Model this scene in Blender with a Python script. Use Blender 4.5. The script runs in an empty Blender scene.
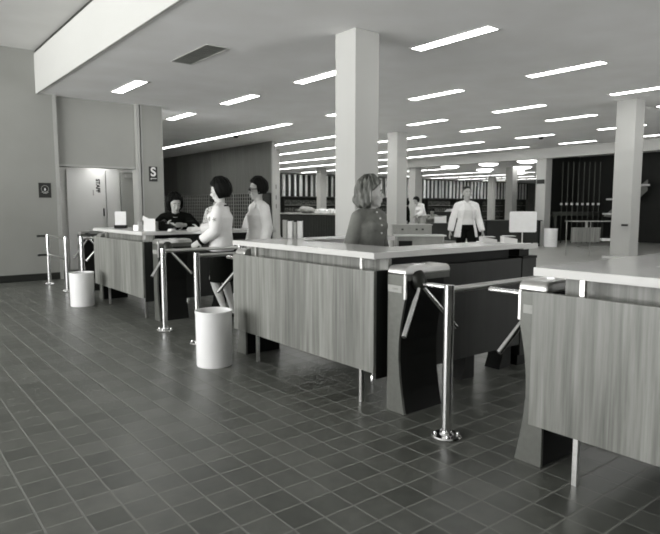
import bpy, bmesh, math, random
from mathutils import Vector, Matrix, noise
random.seed(7)
scene = bpy.context.scene
C = scene.collection
PI = math.pi

# ---------------------------------------------------------------- materials
def grey(v):
    # the print is not quite neutral: greenish in dark materials, neutral in white ones
    t = max(0.0, min(1.0, (math.log10(max(v, 1e-3)) + 1.9)/1.9))
    a = (0.90, 1.0, 0.81); b = (0.985, 1.0, 0.925); c = (1.01, 1.0, 1.0)
    q = [a[i] + (b[i]-a[i])*min(1, t/0.65) + (c[i]-b[i])*max(0, (t-0.65)/0.35) for i in range(3)]
    return (v*q[0], v*q[1], v*q[2], 1.0)
def principled(name, v, rough=0.6, metal=0.0, spec=0.5):
    m = bpy.data.materials.new(name); m.use_nodes = True
    b = m.node_tree.nodes['Principled BSDF']
    b.inputs['Base Color'].default_value = grey(v)
    b.inputs['Roughness'].default_value = rough
    b.inputs['Metallic'].default_value = metal
    b.inputs['Specular IOR Level'].default_value = spec
    return m, m.node_tree, b
def N(nt, t, **kw):
    n = nt.nodes.new(t)
    for k, v in kw.items(): setattr(n, k, v)
    return n
def ramp(nt, fac, stops):
    r = N(nt, 'ShaderNodeValToRGB')
    el = r.color_ramp.elements
    while len(el) < len(stops): el.new(0.5)
    for e, (p, v) in zip(el, stops):
        e.position = p; e.color = grey(v) if v < 0.79 else (v, v, v, 1)
    nt.links.new(fac, r.inputs['Fac'])
    return r.outputs['Color']
def noisy(name, v, rough=0.6, metal=0.0, scale=6.0, amp=0.12, stretch=(1,1,1), bump=0.0, bscale=60.0, spec=0.5):
    m, nt, b = principled(name, v, rough, metal, spec)
    tc = N(nt, 'ShaderNodeTexCoord'); mp = N(nt, 'ShaderNodeMapping')
    mp.inputs['Scale'].default_value = stretch
    nt.links.new(tc.outputs['Object'], mp.inputs['Vector'])
    nz = N(nt, 'ShaderNodeTexNoise'); nz.inputs['Scale'].default_value = scale; nz.inputs['Detail'].default_value = 5
    nt.links.new(mp.outputs['Vector'], nz.inputs['Vector'])
    col = ramp(nt, nz.outputs['Fac'], [(0.3, v*(1-amp)), (0.7, v*(1+amp))])
    nt.links.new(col, b.inputs['Base Color'])
    if bump:
        n2 = N(nt, 'ShaderNodeTexNoise'); n2.inputs['Scale'].default_value = bscale
        nt.links.new(mp.outputs['Vector'], n2.inputs['Vector'])
        bp = N(nt, 'ShaderNodeBump'); bp.inputs['Strength'].default_value = bump; bp.inputs['Distance'].default_value = 0.01
        nt.links.new(n2.outputs['Fac'], bp.inputs['Height']); nt.links.new(bp.outputs['Normal'], b.inputs['Normal'])
    return m
def wood(name, v, axis='Y', board=0.26, rough=0.45, amp=0.3):
    """stained veneer with vertical grain; boards side by side along the given axis"""
    m, nt, b = principled(name, v, rough)
    tc = N(nt, 'ShaderNodeTexCoord'); sx = N(nt, 'ShaderNodeSeparateXYZ')
    nt.links.new(tc.outputs['Object'], sx.inputs[0])
    a = sx.outputs[axis]
    dv = N(nt, 'ShaderNodeMath', operation='DIVIDE'); nt.links.new(a, dv.inputs[0]); dv.inputs[1].default_value = board
    fl = N(nt, 'ShaderNodeMath', operation='FLOOR'); nt.links.new(dv.outputs[0], fl.inputs[0])
    wn = N(nt, 'ShaderNodeTexWhiteNoise', noise_dimensions='1D'); nt.links.new(fl.outputs[0], wn.inputs['W'])
    cb = N(nt, 'ShaderNodeCombineXYZ')
    m1 = N(nt, 'ShaderNodeMath', operation='MULTIPLY'); nt.links.new(a, m1.inputs[0]); m1.inputs[1].default_value = 30
    m2 = N(nt, 'ShaderNodeMath', operation='MULTIPLY'); nt.links.new(sx.outputs['Z'], m2.inputs[0]); m2.inputs[1].default_value = 1.1
    m3 = N(nt, 'ShaderNodeMath', operation='MULTIPLY'); nt.links.new(wn.outputs['Value'], m3.inputs[0]); m3.inputs[1].default_value = 37
    nt.links.new(m1.outputs[0], cb.inputs[0]); nt.links.new(m2.outputs[0], cb.inputs[1]); nt.links.new(m3.outputs[0], cb.inputs[2])
    nz = N(nt, 'ShaderNodeTexNoise'); nz.inputs['Scale'].default_value = 1.0; nz.inputs['Detail'].default_value = 6
    nz.inputs['Roughness'].default_value = 0.65
    nt.links.new(cb.outputs[0], nz.inputs['Vector'])
    col = ramp(nt, nz.outputs['Fac'], [(0.25, v*(1-amp)), (0.5, v), (0.75, v*(1+amp))])
    hs = N(nt, 'ShaderNodeHueSaturation')
    mr = N(nt, 'ShaderNodeMapRange'); mr.inputs['To Min'].default_value = 0.8; mr.inputs['To Max'].default_value = 1.15
    nt.links.new(wn.outputs['Value'], mr.inputs['Value']); nt.links.new(mr.outputs[0], hs.inputs['Value'])
    nt.links.new(col, hs.inputs['Color']); nt.links.new(hs.outputs[0], b.inputs['Base Color'])
    return m
def tile_material():
    m, nt, b = principled('quarry_tile', 0.06, 0.4)
    gp = N(nt, 'ShaderNodeNewGeometry'); sx = N(nt, 'ShaderNodeSeparateXYZ'); nt.links.new(gp.outputs['Position'], sx.inputs[0])
    P = 0.1648; cells = []; dist = []
    for ax, off in (('X', 2.655), ('Y', 1.61)):
        s = N(nt, 'ShaderNodeMath', operation='SUBTRACT'); nt.links.new(sx.outputs[ax], s.inputs[0]); s.inputs[1].default_value = off
        d = N(nt, 'ShaderNodeMath', operation='DIVIDE'); nt.links.new(s.outputs[0], d.inputs[0]); d.inputs[1].default_value = P
        f = N(nt, 'ShaderNodeMath', operation='FLOOR'); nt.links.new(d.outputs[0], f.inputs[0]); cells.append(f)
        pp = N(nt, 'ShaderNodeMath', operation='PINGPONG'); nt.links.new(d.outputs[0], pp.inputs[0]); pp.inputs[1].default_value = 0.5
        dist.append(pp)
    mn = N(nt, 'ShaderNodeMath', operation='MINIMUM'); nt.links.new(dist[0].outputs[0], mn.inputs[0]); nt.links.new(dist[1].outputs[0], mn.inputs[1])
    mr = N(nt, 'ShaderNodeMapRange'); mr.inputs['From Min'].default_value = 0.022; mr.inputs['From Max'].default_value = 0.040
    nt.links.new(mn.outputs[0], mr.inputs['Value'])
    cb = N(nt, 'ShaderNodeCombineXYZ'); nt.links.new(cells[0].outputs[0], cb.inputs[0]); nt.links.new(cells[1].outputs[0], cb.inputs[1])
    wn = N(nt, 'ShaderNodeTexWhiteNoise', noise_dimensions='2D'); nt.links.new(cb.outputs[0], wn.inputs['Vector'])
    tone = ramp(nt, wn.outputs['Value'], [(0.0, 0.066), (0.5, 0.088), (1.0, 0.112)])
    nz = N(nt, 'ShaderNodeTexNoise'); nz.inputs['Scale'].default_value = 9; nz.inputs['Detail'].default_value = 6
    nt.links.new(gp.outputs['Position'], nz.inputs['Vector'])
    mot = ramp(nt, nz.outputs['Fac'], [(0.25, 0.8), (0.75, 1.25)])
    mx = N(nt, 'ShaderNodeMix', data_type='RGBA', blend_type='MULTIPLY'); mx.inputs['Factor'].default_value = 1
    nt.links.new(tone, mx.inputs['A']); nt.links.new(mot, mx.inputs['B'])
    g = N(nt, 'ShaderNodeMix', data_type='RGBA'); nt.links.new(mr.outputs[0], g.inputs['Factor'])
    g.inputs['A'].default_value = grey(0.19); nt.links.new(mx.outputs['Result'], g.inputs['B'])
    nt.links.new(g.outputs['Result'], b.inputs['Base Color'])
    rr = N(nt, 'ShaderNodeMapRange'); rr.inputs['To Min'].default_value = 0.8; rr.inputs['To Max'].default_value = 0.33
    nt.links.new(mr.outputs[0], rr.inputs['Value'])
    ad = N(nt, 'ShaderNodeMath', operation='MULTIPLY_ADD'); nt.links.new(nz.outputs['Fac'], ad.inputs[0]); ad.inputs[1].default_value = 0.18
    sb = N(nt, 'ShaderNodeMath', operation='SUBTRACT'); nt.links.new(rr.outputs[0], sb.inputs[0]); sb.inputs[1].default_value = 0.09
    nt.links.new(sb.outputs[0], ad.inputs[2]); nt.links.new(ad.outputs[0], b.inputs['Roughness'])
    hb = N(nt, 'ShaderNodeMath', operation='MULTIPLY_ADD'); nt.links.new(nz.outputs['Fac'], hb.inputs[0]); hb.inputs[1].default_value = 0.5
    nt.links.new(mr.outputs[0], hb.inputs[2])
    bp = N(nt, 'ShaderNodeBump'); bp.inputs['Strength'].default_value = 0.35; bp.inputs['Distance'].default_value = 0.003
    nt.links.new(hb.outputs[0], bp.inputs['Height']); nt.links.new(bp.outputs['Normal'], b.inputs['Normal'])
    return m
def emissive(name, s):
    m = bpy.data.materials.new(name); m.use_nodes = True; nt = m.node_tree
    b = nt.nodes['Principled BSDF']; b.inputs['Base Color'].default_value = grey(0.8)
    b.inputs['Emission Color'].default_value = (1, 1, 0.98, 1); b.inputs['Emission Strength'].default_value = s
    return m
def patterned(name, a, c, scale):
    m, nt, b = principled(name, a, 0.8)
    tc = N(nt, 'ShaderNodeTexCoord'); v = N(nt, 'ShaderNodeTexVoronoi'); v.inputs['Scale'].default_value = scale
    nt.links.new(tc.outputs['Object'], v.inputs['Vector'])
    nt.links.new(ramp(nt, v.outputs['Distance'], [(0.2, c), (0.5, a)]), b.inputs['Base Color'])
    return m

M = dict(
    tile=tile_material(),
    lino=noisy('pale_linoleum', 0.35, 0.45, scale=2, amp=0.06),
    ceiling=noisy('ceiling_plaster', 0.80, 0.9, scale=1.5, amp=0.04, bump=0.15, bscale=40),
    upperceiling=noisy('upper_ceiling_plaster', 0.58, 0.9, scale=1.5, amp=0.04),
    wall=noisy('painted_wall', 0.26, 0.8, scale=1.2, amp=0.05),
    wallpanel=noisy('painted_wall_panel', 0.29, 0.8, scale=1.2, amp=0.05),
    vest=noisy('vestibule_paint', 0.62, 0.8, scale=1.0, amp=0.04),
    fascia=noisy('white_fascia_paint', 0.42, 0.8, scale=1.0, amp=0.02),
    column=noisy('column_paint', 0.44, 0.75, scale=1.3, amp=0.03),
    base=noisy('dark_baseboard', 0.012, 0.5),
    strip=noisy('mullion_metal', 0.33, 0.5, scale=2, amp=0.05),
    dark=noisy('dark_metal', 0.015, 0.5),
    deskwood=wood('desk_veneer', 0.195, 'Y', 0.21, 0.45, 0.52),
    tablewood=wood('table_veneer', 0.17, 'X', 0.25, 0.5, 0.6),
    wallwood=wood('wall_veneer', 0.25, 'Y', 0.6, 0.5, 0.2),
    darkpanel=wood('dark_desk_panel', 0.012, 'X', 0.3, 0.65, 0.35),
    laminate=noisy('white_laminate', 0.6, 0.16, scale=3, amp=0.02),
    chrome=noisy('polished_chrome', 0.82, 0.16, 1.0, scale=20, amp=0.03),
    satin=noisy('satin_steel', 0.62, 0.38, 1.0, scale=8, amp=0.06, stretch=(1, 1, 8)),
    plate=noisy('painted_steel_front', 0.13, 0.42, 0.35, scale=30, amp=0.08),
    black=noisy('black_laminate', 0.005, 0.6, scale=6, amp=0.2, spec=0.25),
    casting=noisy('dark_casting', 0.02, 0.4, 0.3),
    bin=noisy('pale_enamel', 0.9, 0.35, scale=3, amp=0.02),
    binin=noisy('bin_inside', 0.45, 0.6),
    paper=noisy('white_paper', 0.78, 0.8, scale=10, amp=0.03),
    cardgrey=noisy('grey_card', 0.3, 0.7),
    sign=noisy('black_sign', 0.012, 0.6),
    signwhite=noisy('sign_white', 0.7, 0.6),
    vent=noisy('vent_grille', 0.16, 0.6),
    fins=noisy('pale_fins', 0.85, 0.7),
    glassdark=noisy('dark_window', 0.015, 0.6),
    shelf=noisy('dark_shelving', 0.025, 0.6),
    book1=patterned('shelved_books', 0.03, 0.14, 9),
    cream=noisy('cream_cloth', 0.62, 0.85, scale=9, amp=0.08, bump=0.3, bscale=25),
    whitecloth=noisy('white_knit', 0.74, 0.9, scale=9, amp=0.05, bump=0.3, bscale=60),
    greycloth=noisy('grey_wool', 0.145, 0.9, scale=12, amp=0.15, bump=0.4, bscale=70),
    blackcloth=noisy('black_cloth', 0.005, 0.95, spec=0.08, bump=0.3, bscale=60),
    trousers=noisy('light_trousers', 0.3, 0.9),
    shirt=noisy('pale_shirt', 0.62, 0.85, scale=8, amp=0.06),
    print=patterned('printed_cloth', 0.5, 0.15, 28),
    skin=noisy('skin', 0.36, 0.55, scale=8, amp=0.04),
    skin2=noisy('pale_skin', 0.5, 0.55, scale=8, amp=0.04),
    lips=noisy('lips', 0.16, 0.5),
    eye=noisy('eye_white', 0.6, 0.3),
    iris=noisy('iris', 0.02, 0.2),
    hairblack=noisy('black_hair', 0.004, 0.6, spec=0.12, scale=30, amp=0.5, stretch=(1, 1, 0.2), bump=0.6, bscale=60),
    hairfair=noisy('fair_hair', 0.11, 0.5, scale=14, amp=0.5, stretch=(1.6, 1.6, 0.5), bump=0.8, bscale=45),
    hairdark=noisy('dark_hair', 0.012, 0.55, spec=0.2, scale=30, amp=0.4, stretch=(1, 1, 0.2), bump=0.6, bscale=60),
    shoe=noisy('shoe_leather', 0.012, 0.35),
    lamp=emissive('lamp_diffuser', 9.0),
    lampfar=emissive('round_lamp_diffuser', 3.0),
    lamprim=noisy('lamp_rim', 0.5, 0.5),
    stairlight=noisy('stair_tread', 0.75, 0.6),
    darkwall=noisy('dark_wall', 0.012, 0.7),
    farwall=noisy('far_wall_paint', 0.22, 0.8),
    rod=noisy('bronze_rod', 0.05, 0.4, 0.7),
    stone=noisy('pale_counter', 0.27, 0.6),
)

# ---------------------------------------------------------------- mesh helpers
def add_box(bm, x0, x1, y0, y1, z0, z1):
    v = [bm.verts.new(p) for p in ((x0,y0,z0),(x1,y0,z0),(x1,y1,z0),(x0,y1,z0),(x0,y0,z1),(x1,y0,z1),(x1,y1,z1),(x0,y1,z1))]
    for f in ((0,3,2,1),(4,5,6,7),(0,1,5,4),(1,2,6,5),(2,3,7,6),(3,0,4,7)): bm.faces.new([v[i] for i in f])
def add_prism(bm, pts, axis, a, b):
    """polygon in the plane across the axis, extruded from a to b"""
    def P(u, w, t):
        return {'X': (t, u, w), 'Y': (u, t, w), 'Z': (u, w, t)}[axis]
    A = [bm.verts.new(P(u, w, a)) for u, w in pts]; B = [bm.verts.new(P(u, w, b)) for u, w in pts]
    n = len(pts)
    bm.faces.new(A); bm.faces.new(B[::-1])
    for i in range(n): bm.faces.new((A[i], B[i], B[(i+1) % n], A[(i+1) % n]))
def add_loft(bm, pts, rad, side=None, seg=16):
    """closed tube; rad entries r or (r_side, r_normal)"""
    pts = [Vector(p) for p in pts]; rings = []
    ref = Vector(side) if side else None
    last = None
    for i, p in enumerate(pts):
        t = (pts[min(i+1, len(pts)-1)] - pts[max(i-1, 0)]).normalized()
        if ref is not None: s = (ref - t*ref.dot(t)).normalized()
        elif last is not None: s = (last - t*last.dot(t)).normalized()
        else: s = t.orthogonal().normalized()
        last = s; n = t.cross(s)
        r = rad[i] if isinstance(rad, (list, tuple)) else rad
        ra, rb = r if isinstance(r, tuple) else (r, r)
        rings.append([bm.verts.new(p + s*ra*math.cos(2*PI*k/seg) + n*rb*math.sin(2*PI*k/seg)) for k in range(seg)])
    for a, b in zip(rings, rings[1:]):
        for k in range(seg): bm.faces.new((a[k], a[(k+1) % seg], b[(k+1) % seg], b[k]))
    bm.faces.new(rings[0][::-1]); bm.faces.new(rings[-1])
def add_ball(bm, c, r, mat=None, seg=14):
    r = r if isinstance(r, tuple) else (r, r, r)
    m = (mat or Matrix.Identity(3)).to_4x4() @ Matrix.Diagonal((*r, 1))
    m.translation = Vector(c)
    bmesh.ops.create_uvsphere(bm, u_segments=seg, v_segments=max(6, seg*2//3), radius=1, matrix=m)
def add_lathe(bm, prof, seg=40, c=(0,0,0)):
    rings = []
    for r, z in prof:
        if r < 1e-5: rings.append([bm.verts.new((c[0], c[1], c[2]+z))])
        else: rings.append([bm.verts.new((c[0]+r*math.cos(2*PI*k/seg), c[1]+r*math.sin(2*PI*k/seg), c[2]+z)) for k in range(seg)])
    for a, b in zip(rings, rings[1:]):
        for k in range(seg):
            k2 = (k+1) % seg
            if len(a) == 1 and len(b) > 1: bm.faces.new((a[0], b[k2], b[k]))
            elif len(b) == 1 and len(a) > 1: bm.faces.new((a[k], a[k2], b[0]))
            elif len(a) > 1: bm.faces.new((a[k], a[k2], b[k2], b[k]))
def obj(name, bm, mat, parent=None, smooth=False, bevel=0, loc=None):
    bmesh.ops.recalc_face_normals(bm, faces=bm.faces)
    me = bpy.data.meshes.new(name); bm.to_mesh(me); bm.free()
    me.materials.append(mat if not isinstance(mat, str) else M[mat])
    o = bpy.data.objects.new(name, me); C.objects.link(o)
    if parent: o.parent = parent
    if loc: o.location = loc
    if smooth:
        for p in me.polygons: p.use_smooth = True
        try: me.set_sharp_from_angle(angle=math.radians(40))
        except Exception: pass
    if bevel:
        b = o.modifiers.new('bevel', 'BEVEL'); b.width = bevel; b.segments = 2; b.limit_method = 'ANGLE'
    return o
def B(*boxes):
    bm = bmesh.new()
    for b in boxes: add_box(bm, *b)
    return bm
def tag(o, label, cat, group=None):
    o['label'] = label; o['category'] = cat
    if group: o['group'] = group
    return o
def thing(name, label, cat, loc=(0,0,0), rotz=0, group=None):
    o = bpy.data.objects.new(name, None); C.objects.link(o); o.empty_display_size = 0.1
    o.location = loc; o.rotation_euler = (0, 0, rotz)
    return tag(o, label, cat, group)
def struct(name, bm, mat, **kw):
    o = obj(name, bm, mat, **kw); o['kind'] = 'structure'; return o
def copy_tree(o, parent=None):
    c = o.copy(); C.objects.link(c); c.parent = parent
    for ch in list(o.children): copy_tree(ch, c)
    return c
def text_mesh(name, body, size, mat, parent, mtx, depth=0.002, bold=0.0):
    cu = bpy.data.curves.new(name, 'FONT'); cu.body = body; cu.size = size; cu.extrude = depth; cu.offset = bold
    cu.align_x = 'CENTER'; cu.align_y = 'CENTER'
    t = bpy.data.objects.new(name, cu); C.objects.link(t)
    bpy.context.view_layer.update()
    me = bpy.data.meshes.new_from_object(t.evaluated_get(bpy.context.evaluated_depsgraph_get()))
    bpy.data.objects.remove(t); bpy.data.curves.remove(cu)
    me.transform(mtx); me.materials.clear(); me.materials.append(M[mat])
    o = bpy.data.objects.new(name, me); C.objects.link(o); o.parent = parent
    return o

# ---------------------------------------------------------------- room shell
H1, H2 = 3.39, 4.13
SKY, GROUND_FILL = 5.4, 12.0
WY = 11.8
struct('floor', B((-7, 7.2, -7, 30, -0.2, 0)), 'tile')
struct('floor', B((7.2, 50, -7, 30, -0.2, 0)), 'lino')
struct('ceiling', B((2.6, 50, -7, 30, H1, H1+0.25)), 'ceiling')
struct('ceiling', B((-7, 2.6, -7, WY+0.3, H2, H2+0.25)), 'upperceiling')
struct('trim_1', B((2.57, 2.6, -7, WY, H1-0.015, 4.075)), 'fascia')
struct('shadow_gap_trim', B((2.585, 2.62, -7, WY, 4.075, H2)), 'dark')  # dark strip stands in for the shade in the gap over the fascia
# entrance side glazing, open to daylight
bm = B((-7.2, -7, -7, WY, 0, 0.35), (-7.2, -7, -7, WY, 3.95, H2+0.25))
add_box(bm, -7.2, -7, -7, 0.95, 0.35, 3.95)  # unseen solid stretch, sized to keep daylight off the right desk
for k in range(3, 8): add_box(bm, -7.2, -7, -7+k*2.65, -6.85+k*2.65, 0.35, 3.95)
struct('wall_entrance', bm, 'wall')
bm = B((-7, 6, -7.2, -7, 0, H2+0.25), (6, 50, -7.2, -7, 3.0, H2+0.25), (6, 50, -7.2, -7, 0, 0.35), (11.5, 50, -7.2, -7, 0.35, 3.0), (9.3, 9.7, -7.2, -7, 0.35, 3.0))  # unseen window opening added for fill light on the side faces
struct('wall_near', bm, 'wall')
# left wall with the opening of the vestibule
bm = B((-7.2, 2.84, WY, WY+0.3, 0, H2+0.25), (2.84, 2.9, WY+0.02, WY+0.3, 0, H1))
struct('wall_left', bm, 'wall')
struct('wall_left', B((2.9, 4.40, WY+0.10, WY+0.28, 2.15, H1)), 'wallpanel')
struct('trim_3', B((2.84, 2.905, WY-0.012, WY+0.05, 0, H1)), 'strip')
struct('trim_4', B((4.385, 4.445, WY-0.02, WY+0.28, 0, H1), (4.475, 4.50, WY-0.012, WY+0.28, 0, H1)), 'strip')
struct('trim_5', B((2.9, 4.40, WY+0.07, WY+0.29, 2.11, 2.15)), 'strip')
struct('wall_pier', B((4.50, 4.93, WY, WY+0.38, 0, H1)), 'wall')
struct('baseboard_left', B((-7, 2.84, WY-0.015, WY, 0, 0.13)), 'base')
struct('wall_hall', B((4.8, 4.93, WY+1.9, 29.6, 0, H1)), 'wallpanel')
# vestibule behind the opening
struct('wall_vestibule_side', B((2.86, 2.93, WY+0.3, 13.4, 0, 2.6)), 'vest')
struct('wall_vestibule_back', B((2.93, 4.93, 13.4, 13.5, 0, 2.6)), 'vest')
struct('wall_vestibule_right', B((4.88, 4.93, WY+0.38, 13.4, 0, 2.6)), 'vest')
struct('ceiling_vestibule', B((2.86, 4.93, WY+0.28, 13.5, 2.35, 2.42)), 'ceiling')
d = bpy.data.objects.new('door_1', None); C.objects.link(d); d['kind'] = 'structure'; d.location = (3.42, 13.36, 0)
obj('door_leaf', B((0, 0.80, -0.03, 0.02, 0.01, 2.14)), 'vest', d, bevel=0.004)
obj('door_pull', B((0.74, 0.76, -0.06, -0.03, 1.15, 1.32)), 'dark', d)
rot = Matrix.Rotation(PI/2, 4, 'X')
text_mesh('door_lettering', 'STAFF', 0.11, 'sign', d, Matrix.Translation((0.64, -0.034, 1.81)) @ Matrix.Rotation(PI/2, 4, 'Y') @ rot, bold=0.006)
obj('door_notice', B((0.53, 0.55, -0.036, -0.03, 1.60, 1.72)), 'cardgrey', d)
d = bpy.data.objects.new('door_2', None); C.objects.link(d); d['kind'] = 'structure'; d.location = (4.24, 13.36, 0)
obj('door_leaf', B((0, 0.30, -0.03, 0.02, 0.01, 2.14)), 'vest', d, bevel=0.004)
d = bpy.data.objects.new('door_3', None); C.objects.link(d); d['kind'] = 'structure'; d.location = (4.545, 13.30, 0)
obj('door_leaf', B((0, 0.30, -0.03, 0.02, 0.01, 2.12)), 'wallpanel', d, bevel=0.004)
obj('door_closer', B((0.08, 0.26, -0.10, -0.03, 2.0, 2.07)), 'strip', d, bevel=0.01)
obj('door_edge', B((0.30, 0.335, -0.03, 0.02, 0.01, 2.12)), 'dark', d)
# hall behind
struct('wall_far', B((4.9, 50, 29.6, 29.8, 0, H1)), 'farwall')
struct('wall_right', B((46, 46.2, -7, 29.6, 0, H1)), 'farwall')
struct('trim_6', B((18.85, 19.2, -7, 18.4, 3.05, H1)), 'column')      # downstand beam of the stair hall
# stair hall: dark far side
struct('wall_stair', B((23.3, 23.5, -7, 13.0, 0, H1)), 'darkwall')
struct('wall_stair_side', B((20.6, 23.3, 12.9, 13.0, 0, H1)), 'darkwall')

# ---------------------------------------------------------------- signs on the wall

s = thing('sign', 'small black square plaque with pale ring emblem on the left wall', 'sign', (2.54, WY-0.012, 1.52))
obj('plaque', B((0, 0.21, -0.001, 0.012, 0, 0.27)), 'sign', s)
bm = bmesh.new()
for k in range(24):
    a0, a1 = 2*PI*k/24, 2*PI*(k+1)/24
    pts = [(0.105+0.058*math.cos(a0), 0.16+0.058*math.sin(a0)), (0.105+0.066*math.cos(a0), 0.16+0.066*math.sin(a0)),
           (0.105+0.066*math.cos(a1), 0.16+0.066*math.sin(a1)), (0.105+0.058*math.cos(a1), 0.16+0.058*math.sin(a1))]
    add_prism(bm, pts, 'Y', -0.003, -0.001)
obj('emblem_ring', bm, 'cardgrey', s)
bm = bmesh.new(); add_prism(bm, [(0.09,0.13),(0.12,0.13),(0.118,0.16),(0.105,0.185),(0.094,0.16)], 'Y', -0.003, -0.001)
add_prism(bm, [(0.05,0.098),(0.16,0.098),(0.16,0.106),(0.05,0.106)], 'Y', -0.003, -0.001)
add_prism(bm, [(0.07,0.078),(0.14,0.078),(0.14,0.084),(0.07,0.084)], 'Y', -0.003, -0.001)
obj('emblem_figure', bm, 'signwhite', s)
s = thing('sign', 'black sign with white letter S beside the vestibule opening', 'sign', (4.62, WY-0.012, 1.87))
obj('plaque', B((0, 0.17, -0.001, 0.012, 0, 0.30)), 'sign', s)
text_mesh('letter', 'S', 0.25, 'signwhite', s, Matrix.Translation((0.083, -0.003, 0.185)) @ rot, bold=0.006)
obj('underline', B((0.03, 0.15, -0.004, -0.001, 0.055, 0.066), (0.03, 0.045, -0.004, -0.001, 0.035, 0.066)), 'signwhite', s)

# ---------------------------------------------------------------- columns
def column(x, y, label, group=None, w=0.37, cap=H1):
    o = obj('column', B((0, w, 0, w, 0, cap)), 'column', loc=(x, y, 0), bevel=0.006)
    return tag(o, label, 'column', group)
column(4.54, 5.28, 'broad square white column rising behind the front charge desk')
column(11.53, 11.65, 'square white column behind the fair-haired woman, right of the nearest one', w=0.39)
column(11.58, 5.34, 'square white column at the right edge, beyond the right desk', w=0.37)
column(18.98, 11.76, 'white column with a small dark sign near its top, by the stair hall', w=0.38)
column(18.98, 18.05, 'white column where the ceiling beam ends, behind the leaning man', w=0.38)
column(11.53, 18.0, 'pale column with dark plaques at the end of the wood wall')
column(18.85, 24.65, 'pale far column standing behind the long dark reference counter')
column(26.2, 18.1, 'broad far column rising just left of the blank white sign board', w=0.42)
column(33.2, 24.5, 'far column just to the right of the walking man')
column(26.0, 24.5, 'far column left of the walking man, close beside the beam-end column')
t = tag(obj('sign', B((0, 0.012, 0, 0.30, 0, 0.15)), 'sign', loc=(18.965, 11.80, 2.17)), 'small dark sign fixed high on the column by the stair hall', 'sign')
for z, l in ((2.0, 'topmost'), (1.62, 'middle'), (1.3, 'lowest')):
    tag(obj('wall_plaque', B((0, 0.17, 0, 0.011, 0, 0.15)), 'sign', loc=(11.57, 17.988, z)),
        l + ' of the three black plaques on the column at the wood wall', 'plaque', 'black plaques on the column')

# ---------------------------------------------------------------- wood wall with card files under it
struct('wall_wood', B((10.1, 10.2, 15.75, 29.6, 1.8, H1)), 'wallwood')
struct('trim_8', B((10.09, 10.21, 15.68, 15.75, 0, H1)), 'fascia')
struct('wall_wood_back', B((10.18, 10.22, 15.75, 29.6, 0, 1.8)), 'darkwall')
def card_file(y, label):
    t = thing('card_catalog', label, 'card catalog', (9.75, y, 0), group='card files under the wood wall')
    obj('cabinet', B((0.02, 0.34, 0, 1.76, 0.1, 1.78), (0.0, 0.34, 0, 1.76, 0.1, 0.62)), 'shelf', t)
    bm = bmesh.new()
    for i in range(13): add_box(bm, 0, 0.02, i*1.76/12-0.012, i*1.76/12+0.012, 0.62, 1.78)
    for j in range(11): add_box(bm, -0.001, 0.02, 0, 1.76, 0.62+j*0.116-0.01, 0.62+j*0.116+0.012)
    obj('divider_grid', bm, 'strip', t)
    obj('plinth', B((0.04, 0.34, 0, 1.76, 0, 0.1)), 'black', t)
ords = ['nearest', 'second nearest', 'third nearest', 'fourth nearest', 'fifth nearest', 'farthest']
for i in range(6): card_file(15.8+i*1.8, ords[i] + ' of the dark gridded card files below the wood wall')

# ---------------------------------------------------------------- ceiling fittings
def make_light(name, L=1.2, w=0.19):
    t = thing(name, 'x', 'ceiling light', (0, 0, H1))
    f = 0.018
    obj('frame', B((-f, 0, -f, L+f, -0.012, -0.001), (w, w+f, -f, L+f, -0.012, -0.001), (0, w, -f, 0, -0.012, -0.001), (0, w, L, L+f, -0.012, -0.001)), 'lamprim', t)
    obj('diffuser', B((0, w, 0, L, -0.008, -0.002)), 'lamp', t)
    return t
proto = make_light('ceiling_light'); used = [False]
def light(x, y, label, group):
    o = proto if not used[0] else copy_tree(proto)
    used[0] = True
    o.location = (x, y, H1); o['label'] = label; o['group'] = group
    return o
gnear = 'separate recessed lights over the desks and hall'
single = {3.59: ([9.60], ['small ceiling light strip just right of the white fascia, above the left desk']),
  5.67: ([4.30, 6.95, 9.50, 12.15], ['largest ceiling light strip, at the top edge right of the nearest column',
        'ceiling light strip cut by the left side of the nearest column, third from fascia', 'ceiling light strip between the dark vent and the wood wall',
        'ceiling light strip emerging from behind the sign pier']),
  8.24: ([4.32, 6.85, 9.40], ['long light strip at upper right, above the far right column', 'light strip right of the nearest column, below the largest one',
        'light strip whose short end shows left of the nearest column']),
  10.74: ([4.25, 6.80, 9.35], ['light strip cut off at the right edge of the ceiling', 'light strip in the centre right, third row from the desks',
        'light strip right above the second column']),
  12.78: ([4.3, 6.80, 9.35], ['light strip passing behind the top of the rightmost column', 'light strip in the fourth row, left of the rightmost column', 'light strip in the fourth row, right of the second column']),
  15.30: ([6.85, 9.35], ['light strip in the fifth row touching the rightmost column', 'light strip in the fifth row with a smoke detector under it']),
  17.75: ([6.9, 9.4], ['light strip nearest the beam, touching the rightmost column', 'light strip nearest the beam, above the stair hall opening'])}
for x, (ys, ls) in single.items():
    for y, l in zip(ys, ls): light(x, y, l, gnear)
rows = {8.24: (12.15, 7, 'long row running in front of the wood wall'),
        10.74: (11.9, 12, 'nearest of the far rows, starting above the second column'),
        12.78: (11.9, 13, 'second of the far light rows behind the second column'),
        15.30: (11.75, 13, 'third of the far light rows, one before the beam'),
        17.75: (11.75, 13, 'row running along the near side of the beam')}
for x, (y0, n, l) in rows.items():
    for k in range(n): light(x, y0+k*1.25, 'light in the ' + l, l)
for x in (20.6, 24.6, 28.6, 32.0, 35.0, 38.0):
    for k in range(6): light(x, 21.3+k*1.3, 'distant ceiling light strip seen beyond the beam-end column', 'distant light strips beyond the beam')
for x in (31.0, 34.0, 37.0, 40.0):
    for k in range(5): light(x, 14.0+k*1.5, 'distant ceiling light strip right of the walking man, beyond the round lights', 'distant light strips beyond the round lights')
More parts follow.
